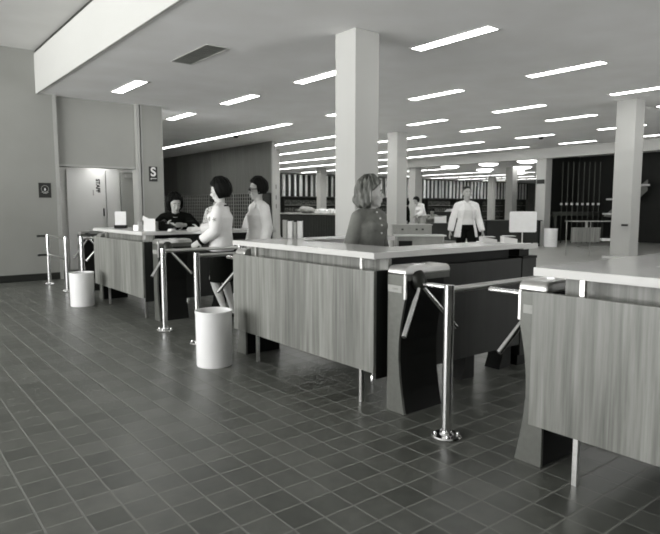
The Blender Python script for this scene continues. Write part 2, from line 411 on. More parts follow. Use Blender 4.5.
v = copy_tree(proto); v.location = (4.0, 12.10, 2.349); v['label'] = 'added unseen ceiling light inside the vestibule behind the left wall opening'; v['group'] = 'added vestibule fill light'  # hidden fixture copy added to brighten the vestibule walls
def round_light(x, y, label):
    t = thing('ceiling_light', label, 'ceiling light', (x, y, H1), group='round ceiling lights beyond the beam')
    bm = bmesh.new(); add_lathe(bm, [(0, -0.13), (0.25, -0.12), (0.40, -0.08), (0.44, -0.04), (0.45, -0.015), (0, -0.014)]); obj('diffuser', bm, 'lampfar', t, True)
    bm = bmesh.new(); add_lathe(bm, [(0.45, -0.02), (0.49, -0.02), (0.49, -0.001), (0.45, -0.001), (0.45, -0.02)]); obj('rim', bm, 'lamprim', t, True)
for x, y, l in ((23.18, 19.68, 'leftmost of the round ceiling lights beyond the beam'), (23.25, 17.41, 'round ceiling light nearest the beam, above and right of the walking man'),
                (26.53, 20.09, 'round ceiling light just below the one above the walking man'), (23.07, 15.21, 'round ceiling light touching the column with the dark sign'),
                (26.35, 17.65, 'middle round ceiling light of the right-hand three'), (29.04, 19.83, 'lowest round ceiling light, above the broad far column')):
    round_light(x, y, l)
t = thing('ceiling_vent', 'dark slotted ceiling air vent near the top, between fascia and nearest column', 'vent', (3.53, 6.95, H1))
obj('frame', B((-0.008, 0, 0, 1.12, -0.006, -0.001), (0.29, 0.31, 0, 1.12, -0.012, -0.001), (0, 0.29, 0, 0.02, -0.012, -0.001), (0, 0.29, 1.10, 1.12, -0.012, -0.001)), 'lamprim', t)
bm = bmesh.new()
for k in range(7): add_box(bm, 0.005+k*0.042, 0.03+k*0.042, 0.02, 1.10, -0.010, -0.003)
obj('slats', bm, 'vent', t); obj('backing', B((0, 0.29, 0.02, 1.10, -0.003, -0.001)), 'base', t)
for x, y, l in ((8.55, 15.2, 'small ceiling sensor under the long light row by the wood wall'), (15.75, 9.96, 'small ceiling sensor beside a light strip left of the stair hall')):
    bm = bmesh.new(); add_lathe(bm, [(0, -0.07), (0.05, -0.06), (0.07, -0.03), (0.07, 0), (0, 0)], 20)
    tag(obj('smoke_detector', bm, 'casting', smooth=True, loc=(x, y, H1)), l, 'smoke detector')

# ---------------------------------------------------------------- charge desks
def charge_desk(y0, L, label, legs, wing=1.68, left_wing=True):
    t = thing('charge_desk', label, 'desk', (2.6, y0, 0))
    zb, zt = 0.245, 0.93
    obj('front_panel', B((0, 0.026, 0, L, zb, zt)), 'deskwood', t, bevel=0.002)
    obj('upper_panel', B((0.13, 0.16, 0.0, L-0.10, 0.80, 1.008)), 'deskwood', t)
    pts = [(0, 0), (wing, 0), (wing, 0.36), (0.5, 0.36)]
    if left_wing: pts += [(0.5, L-0.37), (wing, L-0.37), (wing, L), (0, L)]
    else: pts += [(0.5, L), (0, L)]
    bm = bmesh.new(); add_prism(bm, pts, 'Z', 1.01, 1.052); obj('worktop', bm, 'laminate', t, bevel=0.002)
    obj('side_panel', B((0.028, wing-0.02, 0.004, 0.03, 0.20, 0.93)), 'darkpanel', t)
    obj('side_upper_panel', B((0.165, wing-0.02, 0.13, 0.15, 0.85, 1.008)), 'black', t)
    if left_wing: obj('side_panel', B((0.17, wing-0.02, L-0.24, L-0.21, 0.20, 0.93)), 'darkpanel', t)
    for y in legs:
        obj('leg', B((0.031, 0.056, y-0.012, y+0.012, 0.0, 1.009)), 'satin', t)
    for x, y in ((0.46, 0.50), (1.4, 0.30)):
        bm = bmesh.new(); add_loft(bm, [(x, y, 0.04), (x, y, 1.009)], 0.014); obj('leg', bm, 'satin', t, True)
        bm = bmesh.new(); add_lathe(bm, [(0, 0), (0.024, 0), (0.024, 0.03), (0.014, 0.045), (0, 0.045)], 20, (x, y, 0)); obj('foot', bm, 'chrome', t, True)
    obj('inner_shelf', B((0.42, 0.46, 0.40, L-0.45, 0.25, 0.9)), 'black', t)
    # curved dark supports under the wing
    for cx, sgn in ((1.13, -1), (1.62, -1)):
        prof = [(0, 0), (0.02, 0), (0.02, 0.45), (-0.10, 0.45), (-0.10, 0.33), (-0.075, 0.2), (-0.02-0.02, 0.09), (-0.0, 0.0)]
        prof = [(0.02, 0), (0.02, 0.45), (-0.12, 0.45), (-0.115, 0.32), (-0.095, 0.2), (-0.10, 0.1), (-0.14, 0)]
        bm = bmesh.new(); add_prism(bm, [(cx+a, z) for a, z in prof], 'Y', 0.065, 0.21); obj('pedestal', bm, 'black', t)
    return t
charge_desk(2.83, 1.88, 'nearest complete wood-fronted charge desk with white top, woman standing inside it', (0.165, 1.54))
charge_desk(-0.22, 1.88, 'wood-fronted charge desk cut off by the right edge of the photo', (0.165, 1.64))
charge_desk(6.93, 1.90, 'farther wood-fronted charge desk at left with telephone, papers and white card on top', (0.045, 1.40))
# lower dark extension at the end of the middle desk
t = thing('side_cabinet', 'low dark cabinet at the far end of the nearest complete desk', 'cabinet', (4.285, 2.84, 0))
obj('body', B((0, 0.20, 0, 0.36, 0.1, 0.92)), 'darkpanel', t); obj('top', B((0.0, 0.205, -0.005, 0.365, 0.92, 0.94)), 'black', t, bevel=0.002)
obj('plinth', B((0.03, 0.17, 0.04, 0.33, 0, 0.1)), 'black', t)
# small ledge of the worktop beyond
t = thing('side_ledge', 'narrow grey ledge continuing the white worktop, above the low dark cabinet', 'shelf', (4.285, 2.835, 0.94))
obj('board', B((0, 0.21, 0, 0.36, 0.06, 0.10)), 'laminate', t); obj('bracket', B((0.03, 0.17, 0.06, 0.30, 0, 0.06)), 'black', t)

# ---------------------------------------------------------------- turnstiles
def turnstile(s, y0, label, hx=0.115):
    """s = side the arms are on; y0 = the arm-side face"""
    t = thing('turnstile', label, 'turnstile', (2.68, y0, 0))
    W = 0.16; L = 0.43
    def Y(a): return -s*a
    arm_side = [(0.0, 0.92), (0.0, 0.78), (0.02, 0.69), (0.042, 0.58), (0.055, 0.47), (0.057, 0.36), (0.047, 0.25), (0.03, 0.14), (0.012, 0.05), (0.0, 0.0)]
    def prof(inset, top=0.915):
        return [(Y(W-inset), 0), (Y(W-inset), top), (Y(inset), top)] + [(Y(a+inset), z) for a, z in arm_side[1:]]
    bm = bmesh.new(); add_prism(bm, prof(0.0), 'X', 0.0, 0.02); obj('front_plate', bm, 'plate', t, bevel=0.002)
    bm = bmesh.new(); add_prism(bm, prof(0.004), 'X', 0.02, L-0.06); obj('pedestal', bm, 'black', t)
    # bright edging of the head
    bm = B((-0.003, 0.012, min(Y(0.014), Y(-0.003)), max(Y(0.014), Y(-0.003)), 0.76, 0.92))
    obj('edge_strip', bm, 'satin', t, bevel=0.002)
    obj('side_cover', B((0.013, L-0.01, min(Y(0.0), Y(-0.003)), max(Y(0.0), Y(-0.003)), 0.88, 0.92)), 'plate', t)
    n = 8; R = 0.045; top = 0.972; pts = [(-0.004, 0.915)]
    for k in range(n+1):
        a = PI - k*PI/2/n; pts.append((-0.004+R+R*math.cos(a), top-R+R*math.sin(a)))
    for k in range(n+1):
        a = PI/2 - k*PI/2/n; pts.append((L-R+R*math.cos(a), top-0.0-R+R*math.sin(a)))
    pts.append((L, 0.915))
    bm = bmesh.new(); add_prism(bm, pts, 'Y', min(Y(-0.004), Y(W+0.004)), max(Y(-0.004), Y(W+0.004)))
    obj('lid', bm, 'satin', t, bevel=0.012)
    obj('key_button', B((0.17, 0.25, min(Y(0.05), Y(0.10)), max(Y(0.05), Y(0.10)), 0.968, 0.98)), 'chrome', t, bevel=0.004)
    obj('name_plate', B((-0.004, 0.0, min(Y(0.03), Y(0.155)), max(Y(0.03), Y(0.155)), 0.80, 0.845)), 'strip', t)
    obj('plate_marks', B(*[(-0.0055, -0.004, min(Y(a), Y(a+0.012)), max(Y(a), Y(a+0.012)), 0.816, 0.829) for a in (0.065, 0.083, 0.101)]), 'cardgrey', t)
    # hub and the three arms
    hy, hz = Y(-0.012), 0.865
    ax = Vector((0, s, -1)).normalized()
    bm = bmesh.new(); h = Vector((hx, hy, hz))
    add_loft(bm, [h-ax*0.055, h-ax*0.02, h+ax*0.02, h+ax*0.045], [0.058, 0.06, 0.046, 0.024], seg=28)
    obj('hub', bm, 'casting', t, True)
    for d in (Vector((0, s, 0)), Vector((0.612, 0.25*s, -0.75)), Vector((-0.612, 0.25*s, -0.75))):
        bm = bmesh.new(); a = h + ax*0.01
        e = 0.35 if abs(d.z) < 0.1 else 0.40
        add_loft(bm, [a+d*0.03, a+d*0.105], 0.0145, seg=14); add_loft(bm, [a+d*0.10, a+d*e, a+d*(e+0.005)], [0.0165, 0.0165, 0.010], seg=16)
        obj('arm', bm, 'chrome', t, True)
    return t
turnstile(-1, 2.62, 'nearest whole turnstile, beside the right end of the nearest complete desk')
turnstile(1, 1.79, 'turnstile partly covered by the wood panel of the right-edge desk', 0.25)
turnstile(-1, 6.64, 'turnstile at the right end of the farther left desk')
turnstile(1, 4.80, 'turnstile mostly hidden behind the left end of the nearest complete desk')
turnstile(1, 8.93, 'turnstile mostly hidden behind the left end of the farther desk')
turnstile(-1, 9.80, 'farthest turnstile, dark-sided, between the farther waste bin and the left wall barrier')

def guard_rail(x, y, label, length=0.95, h=0.885, second=True, z2=None, along='X'):
    t = thing('guard_rail', label, 'guard rail', (x, y, 0))
    def P(a, z): return (a, 0, z) if along == 'X' else (0, a, z)
    for a in ((0, length) if second else (0,)):
        bm = bmesh.new(); q = P(a, 0)
        add_loft(bm, [(q[0], q[1], 0.015), (q[0], q[1], h+0.018)], 0.030, seg=24)
        obj('post', bm, 'chrome', t, True)
        bm = bmesh.new(); add_lathe(bm, [(0, 0), (0.085, 0), (0.088, 0.006), (0.082, 0.014), (0.045, 0.018), (0.036, 0.03), (0.0, 0.03)], 36, q)
        bp = obj('base_plate', bm, 'chrome', t, True)
        for k in range(4):
            an = PI/4 + k*PI/2
            bm = bmesh.new(); add_lathe(bm, [(0, 0.014), (0.009, 0.014), (0.009, 0.026), (0.005, 0.031), (0, 0.031)], 12, (q[0]+0.066*math.cos(an), q[1]+0.066*math.sin(an), 0))
            obj('bolt', bm, 'chrome', bp, True)
    for z in ([h-0.01] + ([z2] if z2 else [])):
        bm = bmesh.new(); add_loft(bm, [P(0.0, z), P(length, z)], 0.019, seg=16); obj('rail', bm, 'satin', t, True)
    return t
guard_rail(2.625, 2.215, 'chrome post and rail between the two nearest turnstiles')
guard_rail(2.53, 6.13, 'chrome post and rail beside the turnstile of the farther left desk')
guard_rail(2.54, 5.33, 'chrome post and rail directly behind the taller white waste bin')
guard_rail(2.58, 9.37, 'chrome post and rail behind the farther waste bin, beside the farthest turnstile')
t = guard_rail(2.50, 9.95, 'chrome two-post barrier with two rails next to the left wall', length=1.17, h=0.86, z2=0.52, along='Y')
for z in (0.85, 0.52):
    bm = bmesh.new(); add_loft(bm, [(0.0, 1.17, z), (-0.14, 1.17, z)], 0.018, seg=14); add_lathe(bm, [(0,-0.02),(0.025,-0.02),(0.025,0.02),(0,0.02)], 16, (-0.15, 1.17, z))
    obj('wall_stub', bm, 'casting', t, True)

# ---------------------------------------------------------------- waste bins
def waste_bin(x, y, r, h, label):
    t = thing('waste_bin', label, 'waste bin', (x, y, 0))
    bm = bmesh.new(); add_lathe(bm, [(0, 0), (r*0.97, 0), (r*0.985, 0.01), (r, h-0.012), (r-0.004, h-0.012), (r*0.975, 0.02), (0, 0.02)], 56); obj('body', bm, 'bin', t, True)
    bm = bmesh.new(); add_lathe(bm, [(r-0.006, h-0.02), (r+0.004, h-0.02), (r+0.005, h-0.004), (r, h), (r-0.006, h), (r-0.006, h-0.02)], 56); obj('rim', bm, 'bin', t, True)
waste_bin(2.30, 4.52, 0.154, 0.475, 'larger white cylindrical waste bin beside the nearest complete desk')
waste_bin(2.30, 8.42, 0.158, 0.46, 'white cylindrical waste bin at the left end of the farther desk')
waste_bin(18.35, 11.1, 0.22, 0.62, 'small distant white bin at the foot of the column by the stair hall')

# ---------------------------------------------------------------- things on the desks
Zt = 1.0525
t = thing('desk_sign', 'upright white card on a dark base, on the farther left desk', 'sign', (2.84, 8.36, Zt), rotz=math.radians(60))
obj('card', B((0, 0.008, -0.075, 0.075, 0.04, 0.235)), 'paper', t); obj('base', B((-0.03, 0.05, -0.085, 0.085, 0, 0.045)), 'black', t, bevel=0.004)
t = thing('desk_calendar', 'bulky white calendar with raised flap standing near the desk corner', 'calendar', (2.78, 7.10, Zt), rotz=math.radians(55))
bm = bmesh.new(); add_prism(bm, [(-0.05, 0), (0.10, 0), (0.10, 0.11), (0.02, 0.12), (-0.03, 0.10)], 'Y', -0.07, 0.08); obj('block', bm, 'cardgrey', t)
bm = bmesh.new(); add_prism(bm, [(-0.07, 0.10), (0.10, 0.135), (0.09, 0.19), (-0.065, 0.108)], 'X', 0.0, 0.012); obj('flap', bm, 'paper', t)
obj('page', B((-0.058, -0.051, -0.07, 0.07, 0.0, 0.155)), 'paper', t)
t = thing('note_box', 'small white note box between card and calendar on the farther desk', 'box', (2.74, 7.38, Zt), rotz=0.2)
obj('box', B((-0.05, 0.05, -0.06, 0.06, 0, 0.07)), 'paper', t, bevel=0.003); obj('slip', B((-0.03, 0.03, -0.02, -0.016, 0.06, 0.11)), 'paper', t)
t = thing('telephone', 'black desk telephone in front of the seated dark-haired woman', 'telephone', (3.02, 7.17, Zt), rotz=math.radians(-30))
bm = bmesh.new(); add_prism(bm, [(-0.09, 0), (0.11, 0), (0.11, 0.02), (0.05, 0.07), (-0.02, 0.095), (-0.07, 0.09), (-0.09, 0.05)], 'Y', -0.08, 0.08); obj('body', bm, 'black', t, bevel=0.01)
bm = bmesh.new(); add_loft(bm, [(-0.035, -0.11, 0.10), (-0.035, -0.06, 0.125), (-0.035, 0.06, 0.125), (-0.035, 0.11, 0.10)], [0.028, 0.016, 0.016, 0.028]); obj('handset', bm, 'black', t, True)
bm = bmesh.new(); add_loft(bm, [(0.055, 0, 0.060), (0.066, 0, 0.078)], 0.042); obj('dial', bm, 'casting', t, True)
t = thing('paper_stack', 'low stack of white papers on the right wing of the farther desk', 'papers', (3.55, 6.98, Zt), rotz=0.15)
for k in range(5):
    bm = B((-0.2, 0.2, -0.07, 0.07, k*0.006, k*0.006+0.0055)); bmesh.ops.rotate(bm, verts=bm.verts, cent=(0, 0, 0), matrix=Matrix.Rotation(0.05*(k-2), 3, 'Z')); obj('sheet', bm, 'paper', t)
t = thing('paper', 'single white slip on the farther desk, in front of the telephone', 'paper', (2.98, 6.93, Zt), rotz=0.4)
bm = bmesh.new(); add_prism(bm, [(-0.05, 0), (0.05, 0), (0.02, 0.03), (-0.03, 0.028)], 'Y', -0.03, 0.03); obj('slip', bm, 'paper', t)
for i, (dy, w, h, mt, l) in enumerate(((0, 0.040, 0.175, 'cardgrey', 'leftmost'), (0.045, 0.05, 0.165, 'cream', 'second'), (0.10, 0.035, 0.155, 'stone', 'third'), (0.14, 0.05, 0.165, 'cream', 'rightmost'))):
    t = thing('book', l + ' of four upright pale books on the left end of the nearest desk', 'book', (3.12+dy*0.78, 4.68-dy*0.62, Zt), rotz=math.radians(-38.3), group='upright books on the nearest desk')
    obj('cover', B((0, w, 0, 0.003, 0, h), (0, 0.003, 0, 0.12, 0, h), (w-0.003, w, 0, 0.12, 0, h)), mt, t); obj('pages', B((0.003, w-0.003, 0.003, 0.116, 0.003, h-0.004)), 'paper', t)
for x, y, l in ((4.06, 3.0, 'pale letter tray nearer the woman on the right wing of the desk'), (4.2, 2.91, 'pale letter tray at the outer end of the right wing')):
    pass
t = thing('letter_tray', 'pale sloping letter tray nearer the walking man on the right wing', 'tray', (4.16, 3.10, Zt), rotz=math.radians(-40))
bm = bmesh.new(); add_prism(bm, [(-0.06, 0), (0.06, 0), (0.06, 0.025), (-0.06, 0.045)], 'Y', -0.07, 0.07); obj('tray', bm, 'shirt', t); obj('sheet', B((-0.05, 0.05, -0.06, 0.06, 0.0455, 0.048)), 'paper', t)
t = thing('letter_tray', 'pale sloping letter tray at the outer end of the right wing', 'tray', (4.22, 2.93, Zt), rotz=math.radians(-40))
bm = bmesh.new(); add_prism(bm, [(-0.06, 0), (0.05, 0), (0.05, 0.035), (-0.06, 0.055)], 'Y', -0.06, 0.06); obj('tray', bm, 'shirt', t); obj('sheet', B((-0.05, 0.04, -0.05, 0.05, 0.056, 0.059)), 'paper', t)

# ---------------------------------------------------------------- hall furniture
t = thing('reference_counter', 'long dark slatted reference counter with pale top, behind the students', 'counter', (14.6, 15.6, 0))
obj('body', B((0.04, 0.8, 0, 6.6, 0.08, 1.04)), 'black', t)
bm = bmesh.new()
for k in range(60): add_box(bm, 0.015, 0.045, 0.02+k*0.11, 0.09+k*0.11, 0.1, 1.0)
o = obj('slats', bm, 'shelf', t)
obj('top', B((0, 0.85, -0.03, 6.63, 1.04, 1.09)), 'column', t); obj('plinth', B((0.08, 0.76, 0.03, 6.57, 0, 0.08)), 'black', t)
t = thing('bundle', 'pale rounded cloth bundle lying on the long reference counter', 'bundle', (14.8, 20.35, 1.09))
bm = bmesh.new(); add_ball(bm, (0, 0, 0.13), (0.25, 0.42, 0.15), seg=24); add_ball(bm, (0, -0.25, 0.1), (0.2, 0.3, 0.11), seg=24); add_ball(bm, (0, 0.2, 0.17), (0.18, 0.25, 0.13), seg=24)
for v in bm.verts: v.co *= 1+0.12*noise.noise(v.co*6); v.co.z = max(0.0, v.co.z)
obj('cloth', bm, 'stone', t, True)
bm = bmesh.new(); add_loft(bm, [(-0.05, 0.36, 0.1), (-0.06, 0.5, 0.14), (-0.05, 0.56, 0.1)], [0.05, 0.035, 0.055], seg=12); obj('knot', bm, 'stone', t, True)
for i in range(3):
    t = thing('open_book', ('left', 'middle', 'right')[i] + ' of three open white books on the long reference counter', 'book', (14.85+0.04*i, 19.45-0.56*i, 1.09), rotz=0.15*i, group='open books on the reference counter')
    bm = bmesh.new(); add_prism(bm, [(-0.2, 0.0), (0.2, 0.0), (0.22, 0.06), (0.12, 0.17), (0, 0.09), (-0.1, 0.19), (-0.2, 0.12)], 'X', -0.15, 0.15); obj('pages', bm, 'paper', t)
    obj('cover', B((-0.16, 0.16, -0.21, 0.21, 0.0, 0.006)), 'shelf', t)
# blank board
t = thing('sign_board', 'blank white board with rounded corners on a thin stand', 'board', (10.5, 6.98, 0), rotz=math.radians(-38.3))
w, h, r = 0.55, 0.42, 0.03; pts = []
for cx, cz, a0 in ((w/2-r, h/2-r, 0), (-w/2+r, h/2-r, 90), (-w/2+r, -h/2+r, 180), (w/2-r, -h/2+r, 270)):
    for k in range(5): a = math.radians(a0+k*22.5); pts.append((cx+r*math.cos(a), 1.05+cz+r*math.sin(a)))
bm = bmesh.new(); add_prism(bm, pts, 'Y', -0.012, 0.012); obj('panel', bm, 'paper', t)
bm = bmesh.new(); add_loft(bm, [(0, 0.02, 0.02), (0, 0.02, 0.9)], 0.012); obj('pole', bm, 'satin', t, True)
bm = bmesh.new(); add_lathe(bm, [(0, 0), (0.18, 0), (0.18, 0.015), (0.02, 0.03), (0, 0.03)], 28, (0, 0.02, 0)); obj('base', bm, 'casting', t, True)
# low cabinets behind the fair-haired woman
t = thing('low_cabinet', 'low pale cabinet in front of the second column', 'cabinet', (10.35, 10.42, 0), rotz=math.radians(-38.3))
obj('body', B((-0.1, 0.85, 0, 0.4, 0.05, 0.90)), 'stone', t); obj('top', B((-0.12, 0.87, -0.02, 0.42, 0.90, 0.925)), 'strip', t)
obj('plinth', B((-0.05, 0.8, 0.04, 0.36, 0, 0.05)), 'black', t); obj('handle', B(*[(a, a+0.05, -0.012, 0, 0.78, 0.82) for a in (0.1, 0.45, 0.6)]), 'dark', t)
t = thing('low_table', 'low white-topped table in front of the pale cabinet', 'table', (9.45, 9.5, 0), rotz=math.radians(-38.3))
obj('top', B((-0.1, 1.05, -0.25, 0.25, 0.70, 0.73)), 'laminate', t); obj('apron', B((-0.05, 1.0, -0.2, 0.2, 0.45, 0.695)), 'stone', t)
obj('drawer', B((0.0, 0.3, -0.215, -0.2, 0.47, 0.60)), 'black', t)
for x in (-0.06, 0.98):
    for y in (-0.2, 0.17): obj('leg', B((x, x+0.03, y, y+0.03, 0, 0.70)), 'satin', t)
# reading table with dark front
def reading_table(x, y, L, label, rz=math.radians(-38.3), hz=0.76):
    t = thing('reading_table', label, 'table', (x, y, 0), rotz=rz)
    obj('top', B((0, L, -0.4, 0.4, hz-0.03, hz)), 'shelf', t); obj('front_panel', B((0.05, L-0.05, -0.34, -0.31, 0.12, hz-0.03)), 'darkpanel', t)
    for a in (0.06, L-0.12):
        for b in (-0.36, 0.3): obj('leg', B((a, a+0.06, b, b+0.06, 0, hz-0.03)), 'black', t)
    return t
reading_table(16.48, 15.06, 1.3, 'dark reading table where a seated reader bends over a white book')
reading_table(17.35, 14.0, 1.8, 'dark reading table hidden partly by the walking man')
reading_table(16.9, 12.9, 2.0, 'dark table between the walking man and the blank white board', hz=0.9)
reading_table(19.5, 17.6, 1.9, 'far dark table holding bright papers, left of the walking man', hz=1.15)
for x, y, z, l in ((16.86, 14.72, 0.7605, 'open white book under the seated reader'),):
    t = thing('open_book', l, 'book', (x, y, z), rotz=math.radians(-38))
    bm = bmesh.new(); add_prism(bm, [(-0.22, 0), (0.22, 0), (0.22, 0.26), (0, 0.22), (-0.22, 0.24)], 'Y', 0.0, 0.03); obj('page', bm, 'paper', t); obj('cover', B((-0.23, 0.23, 0.03, 0.04, 0, 0.27)), 'cardgrey', t)
for x, y, z, l in ((20.3, 17.1, 1.1505, 'bright loose papers on the far dark table left of the walking man'), (18.0, 12.05, 0.9005, 'bright loose papers on the dark table right of the walking man')):
    t = thing('papers', l, 'papers', (x, y, z), rotz=0.5)
    for k in range(4):
        bm = bmesh.new(); add_prism(bm, [(-0.3+0.1*k, 0.02*k), (0.3-0.05*k, 0.02*k), (0.2, 0.02*k+0.05), (-0.1, 0.02*k+0.06)], 'X', -0.12, 0.12); obj('sheet', bm, 'paper', t)
# display table at the right
t = thing('display_table', 'wood-fronted display table on thin legs at the right, by the stair hall', 'table', (15.0, 8.45, 0), rotz=math.radians(-38.3))
obj('top', B((0, 1.3, -0.02, 0.5, 0.955, 0.972)), 'strip', t); obj('front_panel', B((-0.02, 0.76, -0.02, 0.02, 0.40, 0.80)), 'tablewood', t)
obj('bracket', B((0.36, 0.42, 0.0, 0.04, 0.80, 0.955)), 'cardgrey', t)
for x in (0.50, 1.2): obj('leg', B((x, x+0.02, 0.03, 0.05, 0, 0.955)), 'strip', t)
for x in (0.02, 1.26): obj('leg', B((x, x+0.02, 0.44, 0.46, 0, 0.955)), 'strip', t)
obj('tray', B((0.78, 1.35, -0.1, 0.2, 0.44, 0.50)), 'paper', t)
obj('stretcher', B((0.25, 1.3, 0.2, 0.22, 0.26, 0.28)), 'strip', t)
t = thing('wall_ledge', 'small white ledge projecting beside the rightmost column', 'shelf', (11.45, 5.52, 0))
obj('ledge', B((-0.12, 0.13, -0.25, 0.22, 0.35, 0.40)), 'laminate', t); obj('support', B((0.02, 0.1, -0.05, 0.05, 0, 0.35)), 'stone', t)
t = thing('column_bracket', 'small dark bracket on the rightmost column', 'bracket', (11.57, 5.44, 1.0)); obj('plate', B((-0.012, 0.008, -0.06, 0.06, -0.02, 0.02)), 'dark', t); obj('peg', B((-0.04, -0.012, -0.05, 0.03, -0.01, 0.01)), 'dark', t)

# ---------------------------------------------------------------- stair hall
F = (0.6196, 0.7849); R_ = (0.7849, -0.6196)
names = ['leftmost', 'second', 'third', 'fourth', 'fifth', 'sixth', 'seventh', 'rightmost']
for k in range(8):
    x, y = 20.5+0.155*k, 12.0-0.155*k*0.7894
    t = thing('screen_rod', names[k] + ' of the upright dark rods with white brackets in the stair hall', 'rod', (x, y, 0), group='upright rods of the stair screen')
    bm = bmesh.new(); add_loft(bm, [(0, 0, 0), (0, 0, 3.0)], 0.018, seg=8); obj('rod', bm, 'rod', t, True)
    obj('bracket', B((-0.05, -0.016, -0.04, 0.04, 1.42, 1.50)), 'signwhite', t)
t = thing('stair_landing', 'dark horizontal landing edge across the stair hall', 'landing', (20.7, 12.3, 0), rotz=math.radians(-38.3))
obj('edge', B((-0.1, 2.0, 0.2, 0.5, 1.02, 1.17)), 'rod', t); obj('post', B((0.0, 0.1, 0.25, 0.4, 0, 1.02)), 'rod', t); obj('post', B((1.8, 1.9, 0.25, 0.4, 0, 1.02)), 'rod', t)
t = thing('staircase', 'dark staircase with pale tread edges rising to the right', 'staircase', (21.45, 10.9, 1.0), rotz=math.radians(-38.3))
bm = bmesh.new(); add_prism(bm, [(0.05, 0.0), (1.6, 1.35), (1.6, 0.95), (0.55, -0.05)], 'Y', 0.0, 0.08); obj('stringer', bm, 'farwall', t)
for x0, x1, z in ((-0.02, 0.30, 0.07), (0.09, 0.55, 0.60), (0.48, 0.95, 0.84), (0.9, 1.3, 1.1)):
    obj('tread', B((x0, x1, -0.7, 0.0, z, z+0.06)), 'stairlight', t)
obj('support', B((0.6, 0.7, 0.0, 0.08, -1.0, 0.2)), 'rod', t)

# ---------------------------------------------------------------- far shelving and finned windows
def finned(x0, n, name_i):
    t = bpy.data.objects.new('window_%d' % name_i, None); C.objects.link(t); t['kind'] = 'structure'; t.location = (x0, 29.6, 0)
    obj('pane', B((0, n*0.62, -0.06, -0.02, 2.0, 3.28)), 'glassdark', t)
    for k in range(int(n*0.62/0.42)+1):
        ww = 0.06 if (k*7 + name_i) % 3 else 0.10
        obj('window_frame', B((k*0.42-ww, k*0.42+ww, -0.14, -0.06, 2.0, 3.3)), 'fins', t)
for i, (x0, n) in enumerate(((16.4, 9), (22.2, 9), (28.2, 9), (34.0, 9), (40.0, 8))): finned(x0, n, i+1)
def bookcase(x, y, rz, label, hz=1.95, L=2.8):
    t = thing('bookcase', label, 'bookcase', (x, y, 0), rotz=rz, group='dark bookcases along the far walls')
    obj('carcass', B((0, L, 0.0, 0.04, 0.0, hz), (0, 0.04, -0.35, 0, 0, hz), (L-0.04, L, -0.35, 0, 0, hz), (0, L, -0.35, 0, hz-0.04, hz), (0, L, -0.35, 0, 0, 0.1)), 'shelf', t)
    for z in (0.55, 1.0, 1.45): obj('shelf', B((0.04, L-0.04, -0.34, 0, z, z+0.025)), 'cardgrey', t)
    for z in (0.1, 0.575, 1.025, 1.475):
        o = obj('books', B((0.05, L-0.3, -0.28, -0.02, z, z+0.30)), 'book1', t); o['kind'] = 'stuff'
side = ['first', 'second', 'third', 'fourth', 'fifth', 'sixth', 'seventh', 'eighth', 'ninth']
for k in range(9): bookcase(16.4+k*3.1, 29.4, 0, side[k] + ' dark bookcase from the left under the finned windows')
for k in range(6): bookcase(45.9, 28.5-k*3.0, -PI/2, side[k] + ' dark bookcase from the far corner along the right end wall')

# ---------------------------------------------------------------- people
def remeshed(name, bm, mat, parent, voxel=0.009, smooth=4):
    o = obj(name, bm, mat, parent)
    r = o.modifiers.new('r', 'REMESH'); r.mode = 'VOXEL'; r.voxel_size = voxel
    s = o.modifiers.new('s', 'SMOOTH'); s.iterations = smooth; s.factor = 0.5
    bpy.context.view_layer.update()
    dg = bpy.context.evaluated_depsgraph_get()
    me = bpy.data.meshes.new_from_object(o.evaluated_get(dg))
    o.modifiers.clear(); o.data = me
    for p in me.polygons: p.use_smooth = True
    return o
def hand(bm, w, d, palm_n, s=1.0, curl=0.5):
    """five fingered hand at wrist w pointing along d; palm_n = palm normal"""
    d = Vector(d).normalized(); n = Vector(palm_n); n = (n - d*n.dot(d)).normalized(); a = d.cross(n)
    w = Vector(w)
    add_loft(bm, [w - d*0.01, w+d*0.03*s, w+d*0.085*s], [(0.025*s, 0.018*s), (0.036*s, 0.016*s), (0.038*s, 0.013*s)], side=a, seg=14)
    for k, (off, ln) in enumerate(((-0.030, 0.062), (-0.010, 0.075), (0.010, 0.080), (0.029, 0.070))):
        p = w + d*0.08*s + a*off*s; dirn = d.copy(); pts = [p - d*0.02*s, p]
        for j in range(3):
            dirn = (dirn + n*curl*(0.5 if j else 0.25)).normalized(); pts.append(pts[-1] + dirn*ln*s/3)
        add_loft(bm, pts, [0.0095*s, 0.0095*s, 0.009*s, 0.0085*s, 0.007*s], seg=10)
    p = w + d*0.02*s + a*0.025*s
    add_loft(bm, [p, p + (d*0.5+a*0.8+n*0.2).normalized()*0.04*s, p + (d*0.75+a*0.6+n*0.35).normalized()*0.075*s], [0.013*s, 0.011*s, 0.008*s], seg=10)
